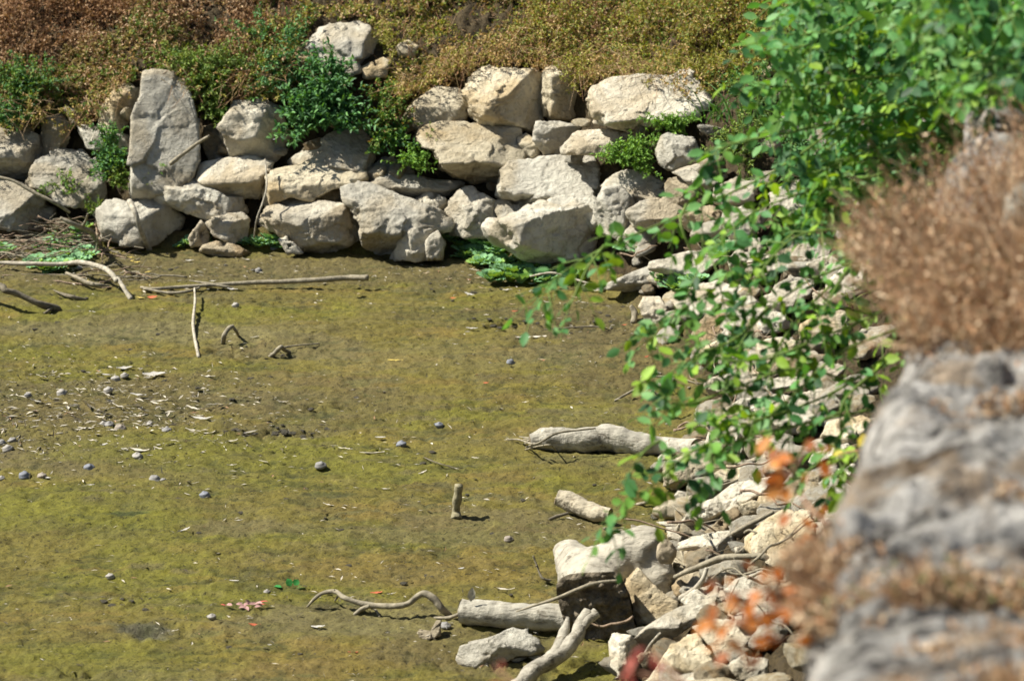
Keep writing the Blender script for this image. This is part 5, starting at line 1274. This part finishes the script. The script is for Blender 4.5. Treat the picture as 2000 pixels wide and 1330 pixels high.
# ------------------------------------------------------------ the shrub: arching leafy branches
shrub = link('shrub'); SB = np.array([2.25, 9.6, 2.25]); shrub.location = SB
tag(shrub, 'green arching shrub with small oval leaflets hanging over the wall at right', 'shrub')
LG = np.array([(.075, .22, .065), (.11, .28, .08), (.035, .11, .035), (.15, .33, .10), (.13, .28, .045), (.24, .39, .04)])
SHR = np.random.default_rng(77)
def at(px, py, dist):
    return CAM + ray(px, py) * dist
def branch(path, n_side, side_len, leaf=.043, yellow=.12, start=.1, rad=.0038, parts=True, dens=.74):
    """path: (px, py, distance).  stem as a part of the shrub, foliage as the stem's part"""
    rg = SHR; Q = smooth_path([at(*p) for p in path], 40); org = Q[0]
    sm = MB(); add_tube(sm, Q, [rad, rad * .7, rad * .3], 6, .05, (.16, .24, .05), int(path[0][0]), True, 20)
    lf = MB(); LP = []; LD = []; LN = []; LL = []; LC = []
    ts = np.linspace(start, 1, n_side); T = norm(np.gradient(Q, axis=0))
    for i, t in enumerate(ts):
        j = t * 39; p = Q[int(min(j, 39))]; tg = T[int(min(j, 39))]
        sd = 1 if i % 2 else -1
        perp = norm(np.cross(tg, [0, -.6, .8])) * sd
        d = norm(tg * .8 + perp * .8 + rg.normal(0, .35, 3) + [0, 0, -.25])
        if i == n_side - 1: d = norm(tg + [0, 0, -.2])
        Ls = side_len * rg.uniform(.5, 1.25) * (1 - .45 * t)
        k = max(2, int(Ls / (leaf * .85) + rg.uniform(0, 1)))
        s_ = np.linspace(.15, 1, k + 1); droop = np.array([0, 0, -.35 * Ls])
        pts = p + d * Ls * s_[:, None] + droop * (s_[:, None] ** 2)
        add_tube(sm, np.vstack([p, pts]), [.0022, .0009], 4, 0, (.18, .28, .06), 1, False, 20)
        pn = norm(np.array([-.25, -.35, .85]) + rg.normal(0, .45, 3))
        base_c = LG[rg.integers(0, 5)] if rg.random() > yellow else LG[5]
        for q in range(k + 1):
            dirs = [d] if q == k else []
            lat = norm(np.cross(d, pn))
            if q < k: dirs = [norm(d * .45 + lat), norm(d * .45 - lat)]
            for dd in dirs:
                if rg.random() > dens: continue
                LP.append(pts[q]); LD.append(dd + rg.normal(0, .22, 3) + [0, 0, -.25]); LN.append(pn + rg.normal(0, .42, 3)); LL.append(leaf * rg.uniform(.6, 1.15)); LC.append(base_c * rg.uniform(.75, 1.3))
    add_leaves(lf, LP, LD, LN, np.array(LL), np.array(LL) * .64, LC, .18, .12, detail=True)
    so = sm.obj('branch', M_HERB, shrub, org); so.location = org - SB
    fo = lf.obj('foliage', M_LEAF, so, org); fo['kind'] = 'stuff'
    return so
B_ = branch
B_([(1960, 60, 9.3), (1720, 190, 9.2), (1520, 330, 9.0), (1330, 420, 8.8), (1190, 480, 8.7), (1090, 540, 8.6), (1045, 600, 8.5)], 30, .13)
B_([(1180, 480, 8.7), (1150, 520, 8.6), (1125, 570, 8.55), (1105, 620, 8.5)], 5, .09, .04, .5)
B_([(1960, 150, 9.2), (1700, 330, 9.0), (1520, 480, 8.9), (1400, 560, 8.8), (1310, 620, 8.7), (1245, 680, 8.6)], 30, .14)
B_([(1930, 300, 9.0), (1720, 480, 8.8), (1560, 560, 8.7), (1460, 650, 8.6), (1420, 740, 8.5)], 24, .13)
B_([(1800, 640, 8.8), (1640, 760, 8.6), (1460, 830, 8.4), (1340, 890, 8.3), (1250, 970, 8.2), (1175, 1045, 8.15)], 26, .14, .044, .25)
B_([(1700, 760, 8.7), (1560, 720, 8.6), (1430, 760, 8.5), (1330, 790, 8.4), (1270, 750, 8.4)], 17, .13, .046, .3)
B_([(1700, 800, 8.6), (1560, 830, 8.5), (1440, 860, 8.4), (1390, 900, 8.3), (1375, 960, 8.3)], 15, .11)
B_([(1740, 700, 8.7), (1650, 780, 8.5), (1640, 850, 8.5), (1600, 900, 8.4), (1570, 930, 8.4)], 12, .10, .042, .25)
B_([(1760, 820, 8.7), (1700, 860, 8.5), (1640, 920, 8.4), (1620, 960, 8.4)], 8, .09, .04, .4)
B_([(1900, 40, 9.3), (1720, 50, 9.1), (1570, 70, 9.0), (1460, 90, 8.9)], 20, .14)
B_([(1950, 20, 9.4), (1800, -10, 9.2), (1650, 0, 9.1), (1590, 20, 9.0)], 16, .13)
B_([(1930, 150, 9.2), (1720, 150, 9.0), (1560, 170, 8.9), (1440, 160, 8.8)], 22, .14)
B_([(1930, 200, 9.2), (1700, 230, 9.0), (1540, 260, 8.9), (1410, 290, 8.8), (1375, 340, 8.8)], 24, .14)
B_([(1930, 260, 9.1), (1720, 340, 8.9), (1560, 380, 8.8), (1450, 430, 8.7), (1370, 520, 8.6)], 24, .14)
B_([(1930, 320, 9.0), (1760, 420, 8.9), (1660, 520, 8.7), (1600, 620, 8.6), (1560, 680, 8.6)], 20, .12)
B_([(1850, 380, 9.0), (1700, 440, 8.8), (1560, 460, 8.7), (1480, 540, 8.6), (1440, 620, 8.6)], 18, .12)
B_([(1800, 560, 8.8), (1700, 620, 8.7), (1600, 660, 8.6), (1500, 700, 8.5), (1400, 700, 8.5), (1330, 660, 8.5)], 20, .13, .044, .25)
B_([(1760, 640, 8.7), (1640, 690, 8.6), (1540, 780, 8.5), (1480, 820, 8.4), (1400, 800, 8.4)], 14, .12, .046, .4)
B_([(1340, 400, 8.8), (1330, 440, 8.7), (1360, 520, 8.7), (1350, 560, 8.7)], 5, .08)
B_([(1290, 860, 8.3), (1260, 880, 8.25), (1225, 930, 8.2)], 3, .06, .05, .5)
B_([(1620, 560, 8.7), (1560, 620, 8.6), (1510, 700, 8.6), (1500, 770, 8.5)], 9, .10)
B_([(1500, 600, 8.7), (1440, 660, 8.6), (1370, 690, 8.5), (1290, 740, 8.5)], 10, .10)
# the dense crown: many branches fanning out of the root region
for k in range(58):
    rg = SHR; x1 = rg.uniform(1590, 2060); y1 = rg.uniform(-60, 430)
    lim = np.interp(x1, [1590, 1680, 1780, 1850, 1920, 2040], [330, 420, 420, 370, 230, 120])
    if y1 > lim: y1 = rg.uniform(-60, lim)
    dd = rg.uniform(8.7, 10.0)
    x0, y0 = x1 + rg.uniform(180, 420), y1 - rg.uniform(20, 220)
    B_([(x0, y0, dd + .3), ((x0 + x1) / 2, (y0 + y1) / 2 - rg.uniform(0, 50), dd + .15), (x1, y1, dd), (x1 - rg.uniform(40, 110), y1 + rg.uniform(20, 80), dd - .1)], 24, .15, .044, .05, .05, dens=.95)
for k in range(15):
    rg = SHR; x1 = rg.uniform(1850, 2080); y1 = rg.uniform(-70, 190); dd = rg.uniform(7.5, 8.3)
    B_([(x1 + 330, y1 - 160, dd + .5), (x1 + 170, y1 - 110, dd + .3), (x1, y1, dd), (x1 - 70, y1 + 50, dd - .1)], 24, .15, .043, .06, .05, dens=.95)
# trunk stems from the root
for k in range(5):
    e = at(*[(1960, 60, 9.3), (1960, 150, 9.2), (1930, 300, 9.0), (1930, 200, 9.2), (1950, 20, 9.4)][k])
    m = MB(); add_tube(m, smooth_path([SB + [.05 * k, 0, -.1], SB + [0, -.1, .35], e], 16), [.012, .007], 8, .05, (.16, .14, .07), k, True); o = m.obj('main_stem', M_BARK, shrub, tuple(SB)); o.location = (0, 0, 0)

# ------------------------------------------------------------ the near stone wall with its dry tufts
ZW = 2.35
k = NT('lichened_wall_stone'); co = k.coord()
mpw = k.n('ShaderNodeMapping'); mpw.inputs['Scale'].default_value = (1, 1.5, 1); k.l(co, mpw.inputs['Vector'])
n1 = k.noise(mpw.outputs[0], 9, 7, .72, .9); n2 = k.noise(co, 5, 5, .65, .3); n3 = k.noise(co, 30, 5, .7)
c = k.ramp(n1, [(.39, (.035, .03, .027)), (.45, (.25, .235, .205)), (.58, (.54, .515, .465))])
c = k.mix(k.ramp(n2, [(.54, (0, 0, 0)), (.63, (.7,) * 3)]), c, (.33, .23, .13))
c = k.mix(.6, c, k.ramp(n3, [(.34, (.35, .34, .36)), (.52, (1, 1, 1))]), 'MULTIPLY')
k.l(c, k.b.inputs['Base Color']); k.b.inputs['Roughness'].default_value = .95
k.l(k.bump(n3, 1., .02, k.bump(n1, 1., .05)), k.b.inputs['Normal']); M_WALL = k.m
wall = link('stone_wall'); wall.location = (.9, 6.0, 0); tag(wall, 'near rough stone wall running up the right side, greyish and out of focus', 'wall')
WO = np.array([.9, 6.0, 0])
def coping(y0, y1, wid, top, seed, ragged=.05):
    nu, nv = 110, 110; u = np.linspace(0, 1, nu); v = np.linspace(0, 1, nv); U_, V_ = np.meshgrid(u, v)
    y = y0 + (y1 - y0) * V_.ravel(); Pn = np.column_stack([U_.ravel() * 3, y * 4, np.full(nu * nv, seed * 3.1)])
    e = edge_x(y) + ragged * fbm(np.column_stack([y * 5, y * 0, y * 0 + seed]), 3, seed) - .02
    x = e + wid * U_.ravel()
    z = top + .05 * fbm(Pn * 1.6, 4, seed) + .035 * ridged(Pn * [2, 5, 1], 4, seed + 2) - .10 * np.clip(ridged(Pn * [1.0, 2.2, 1], 2, seed + 6) - .55, 0, 1) + .05 * U_.ravel()
    # rounded rim and broken ends
    rim = 1 - np.clip(U_.ravel() / .07, 0, 1); z -= .10 * rim ** 2
    en = np.minimum(V_.ravel(), 1 - V_.ravel()); z -= .10 * (1 - np.clip(en / .06, 0, 1)) ** 2
    x -= 0; top_v = np.column_stack([x, y, z])
    i = np.arange(nu * nv).reshape(nv, nu)
    Q = np.stack([i[:-1, :-1], i[:-1, 1:], i[1:, 1:], i[1:, :-1]], -1).reshape(-1, 4)
    ring = np.concatenate([i[0, :], i[1:, -1], i[-1, ::-1][1:], i[::-1, 0][1:-1]]); sk = top_v[ring].copy(); lo = sk.copy(); lo[:, 2] = top - .42
    lo[:, :2] += rv.normal(0, .004, (len(lo), 2)); n0 = len(top_v); m_ = len(ring)
    S = [(ring[j], n0 + j, n0 + (j + 1) % m_, ring[(j + 1) % m_]) for j in range(m_)]
    mb = MB(); mb.add(np.vstack([top_v, lo]), np.vstack([Q, S])); mb.obj('coping_stone', M_WALL, wall, WO)
for y0, y1, tp in ((2.6, 3.45, ZW - .02), (3.47, 4.36, ZW), (4.38, 4.70, ZW - .05), (4.72, 5.42, ZW + .01), (5.44, 6.3, ZW), (6.33, 7.1, ZW + .01), (7.13, 8.1, ZW), (8.12, 9.2, ZW - .02)):
    coping(y0, y1, .95, tp, int(y0 * 10))
# courses of blocks under the copings
for c_ in range(5):
    y = 2.6 - .2 * (c_ % 2)
    while y < 9.2:
        L = rv.uniform(.4, .75); z1_ = ZW - .42 - c_ * .4; D, Fc = ICO[3]
        mx = np.abs(D).max(1, keepdims=True); V = D / mx; V = V * (.9 + .1 * mx)
        V = V * np.array([.2, L / 2 - .01, .195]) * (1 + .05 * fbm(V * 2 + y, 3, 4)[:, None])
        V = V + np.array([0, y + L / 2, z1_ - .2]); V[:, 0] += edge_x(V[:, 1]) + .22
        mb = MB(); mb.add(V, None, Fc); mb.obj('wall_block', M_WALL, wall, WO); y += L
# gravelly path behind the wall stones is part of the ground sheet; a lone stone lies farther on
make_rock([(1960, 430), (1968, 385), (1990, 360), (2050, 350), (2060, 420), (2010, 440)], 'blurred grey stone at the right edge beside the upper dry mound', 'g', c=.5, name='stone', cat='stone', dist=6.4, sub=4)

def dry_tuft(cen, rx, ry, hgt, n, label, seed, cols=BROWN, lean=(0, 0, 0), leafy=2, leafc=None):
    rg = np.random.default_rng(seed); root = link('dry_tuft'); cen = np.array(cen, float); root.location = cen; tag(root, label, 'dry plant')
    a = rg.uniform(0, 6.283, n); r_ = np.sqrt(rg.random(n)); wob = .78 + .16 * np.sin(a * 3 + seed) + .10 * np.sin(a * 5 + seed * 3) + .06 * np.sin(a * 9); B = cen + np.column_stack([np.cos(a) * r_ * rx * wob, np.sin(a) * r_ * ry * wob, np.zeros(n)])
    prof = .55 + .45 * np.sqrt(np.maximum(0.05, 1 - r_ ** 2 * .9)); d = norm(rg.normal(0, .55, (n, 3)) + np.column_stack([np.cos(a) * r_ * .5, np.sin(a) * r_ * .5, np.full(n, 1.)]) + lean)
    L = (hgt * prof * rg.uniform(.55, 1.1, n))[:, None]; tip = B + d * L; tip[:, 2] = np.maximum(tip[:, 2], B[:, 2] + .01)
    sag = rg.normal(0, .16, (n, 3)) * L; cols = np.array(cols)
    lump = np.clip(.8 + 1.3 * fbm(B * 7, 3, seed + 4), .2, 1.6)[:, None]; L = L * lump; tip = B + (tip - B) * lump
    mb = MB(); add_stalks(mb, B, tip, .0014, cols[rg.integers(0, len(cols), n)] * rg.uniform(.7, 1.4, (n, 1)), sag); mb.obj('stalk', M_DRY, root, cen)['kind'] = 'stuff'
    clump = fbm(B * 14, 2, seed) ; keep_ = clump > -.4
    B, tip, sag, L = B[keep_], tip[keep_], sag[keep_], L[keep_]; n = len(B)
    t = rg.uniform(.3, 1, (n, leafy)); P = (B[:, None] * (1 - t[..., None]) + tip[:, None] * t[..., None] + (sag * 2)[:, None] * (t * (1 - t))[..., None]).reshape(-1, 3)
    lc = np.array(leafc) if leafc is not None else cols
    lf = MB(); add_leaves(lf, P, rg.normal(0, 1, P.shape), rg.normal(0, .6, P.shape) + [-.2, -.3, .8], .012, .006, lc[rg.integers(0, len(lc), len(P))] * rg.uniform(.7, 1.3, (len(P), 1)))
    lf.obj('seed_head', M_DRY, root, cen, smooth=False)['kind'] = 'stuff'; return root
BR2 = [(.44, .28, .16), (.56, .40, .25), (.30, .18, .10), (.68, .53, .36), (.42, .23, .12), (.24, .17, .09)]
dry_tuft((1.14, 5.90, ZW), .64, .60, .24, 12000, 'large brown dry mound spilling over the wall edge, middle right', 1, BR2, (-.1, 0, 0))
dry_tuft((1.50, 6.95, ZW), .52, .55, .24, 9000, 'farther reddish-brown dry mound on the wall at the upper right', 2, BR2 + [(.12, .15, .05)], (-.1, 0, 0))
dry_tuft((.95, 4.57, ZW - .03), .56, .13, .08, 3200, 'low pale brown dry tuft between two wall stones, with a few green leaves', 3, BR2, (-.1, 0, 0), 2, BR2 + [(.14, .20, .06), (.10, .17, .08)])
dry_tuft((.47, 4.62, ZW - .06), .10, .20, .08, 900, 'sparse dry wisps hanging off the wall edge left of the low tuft', 4, BR2, (-.7, 0, 0))
dry_tuft((.62, 4.05, ZW + .02), .2, .06, .05, 700, 'small rusty wisps at the bottom right corner of the photo', 13, BR2)
dry_tuft((1.05, 5.04, ZW + .02), .30, .07, .05, 900, 'thin dry wisps in the crack across the upper wall stone', 5, BR2)
dry_tuft((1.45, 6.6, ZW), .5, .42, .27, 5500, 'dry brown mound at the right edge between the two larger mounds', 6, BR2)
dry_tuft((.78, 4.19, ZW + .02), .36, .07, .05, 1100, 'flattened dry wisps on the lowest wall stone', 8, BR2)
dry_tuft((1.05, 5.28, ZW + .02), .40, .06, .05, 900, 'thin dry fringe along the far rim of the upper wall stone', 9, BR2)
dry_tuft((.95, 4.84, ZW + .02), .26, .04, .04, 500, 'dry wisps along the near rim of the upper wall stone', 10, BR2)

# orange-leaved sprigs growing from the wall edge
OC = [(.52, .17, .035), (.60, .23, .05), (.38, .12, .03), (.58, .26, .07)]
def sprig(paths, label, seed, leaf, n, name='orange_sprig', cols=OC, sl=.05):
    rg = np.random.default_rng(seed); root = link(name); o0 = at(*paths[0][0]); root.location = o0; tag(root, label, 'sprig')
    for p in paths:
        Q = smooth_path([at(*q) for q in p], 24); m = MB(); add_tube(m, Q, [.003, .0012], 5, .05, (.30, .16, .10), seed, True)
        st = m.obj('stem', M_BARK, root, o0); idx = rg.integers(4, 24, n)
        lf = MB(); P = Q[idx] + rg.normal(0, sl * .35, (n, 3)); add_leaves(lf, P, rg.normal(0, .8, (n, 3)) + [0, 0, -.4], rg.normal(0, .6, (n, 3)) + [-.4, -.5, .6], leaf * rg.uniform(.7, 1.2, n), leaf * .72, np.array(cols)[rg.integers(0, len(cols), n)], .2, .2, True)
        lf.obj('foliage', M_LEAF2, st, o0)['kind'] = 'stuff'
M_LEAF2 = col_material('autumn_leaf', .55, .35, None, .3, 40, .3)
k = M_LEAF2.node_tree
for nd in k.nodes:
    if nd.type == 'MIX' and nd.blend_type == 'MULTIPLY' and tuple(round(v, 2) for v in nd.inputs[7].default_value)[:3] == (1.35, 1.25, .35): nd.inputs[7].default_value = (1.2, 1., .8, 1)
sprig([[(1700, 1060, 5.3), (1600, 1010, 5.4), (1560, 960, 5.5), (1520, 900, 5.55), (1480, 880, 5.6)], [(1620, 1020, 5.35), (1590, 1060, 5.3), (1610, 1100, 5.3)], [(1560, 960, 5.5), (1545, 930, 5.5), (1570, 880, 5.55)]], 'sprig of blurred orange leaves beside the wall, upper of the two', 5, .031, 9, sl=.045)
sprig([[(1640, 1200, 4.9), (1530, 1190, 4.9), (1450, 1200, 4.9), (1390, 1130, 5.0)], [(1600, 1240, 4.9), (1500, 1250, 4.9), (1420, 1250, 4.9)], [(1600, 1190, 4.9), (1500, 1160, 4.95), (1410, 1160, 5.0)]], 'denser cluster of blurred orange leaves below it, by the lower wall stone', 6, .028, 17, sl=.055)
sprig([[(1420, 1420, 4.6), (1330, 1330, 4.7), (1280, 1280, 4.8), (1250, 1260, 4.8)], [(1400, 1420, 4.6), (1310, 1340, 4.7), (1240, 1310, 4.8)]], 'dark red blurred sprig at the bottom below the trunk', 7, .026, 6, 'red_sprig', [(.30, .06, .05), (.38, .10, .07)], .04)
sprig([[(1120, 1420, 4.6), (1020, 1350, 4.7), (965, 1300, 4.8)]], 'faint red leaf tip at the bottom edge of the mud', 8, .024, 5, 'red_sprig', [(.30, .06, .05), (.38, .10, .07)], .03)
# yellow leaves at the foot of the shrub
sprig([[(1720, 880, 8.0), (1670, 880, 8.1), (1630, 890, 8.2)], [(1720, 820, 8.0), (1700, 830, 8.0), (1690, 850, 8.1)]], 'few yellow leaves at the lower end of the shrub beside the wall', 9, .038, 2, 'yellow_sprig', [(.62, .50, .05), (.55, .48, .08)], .03)
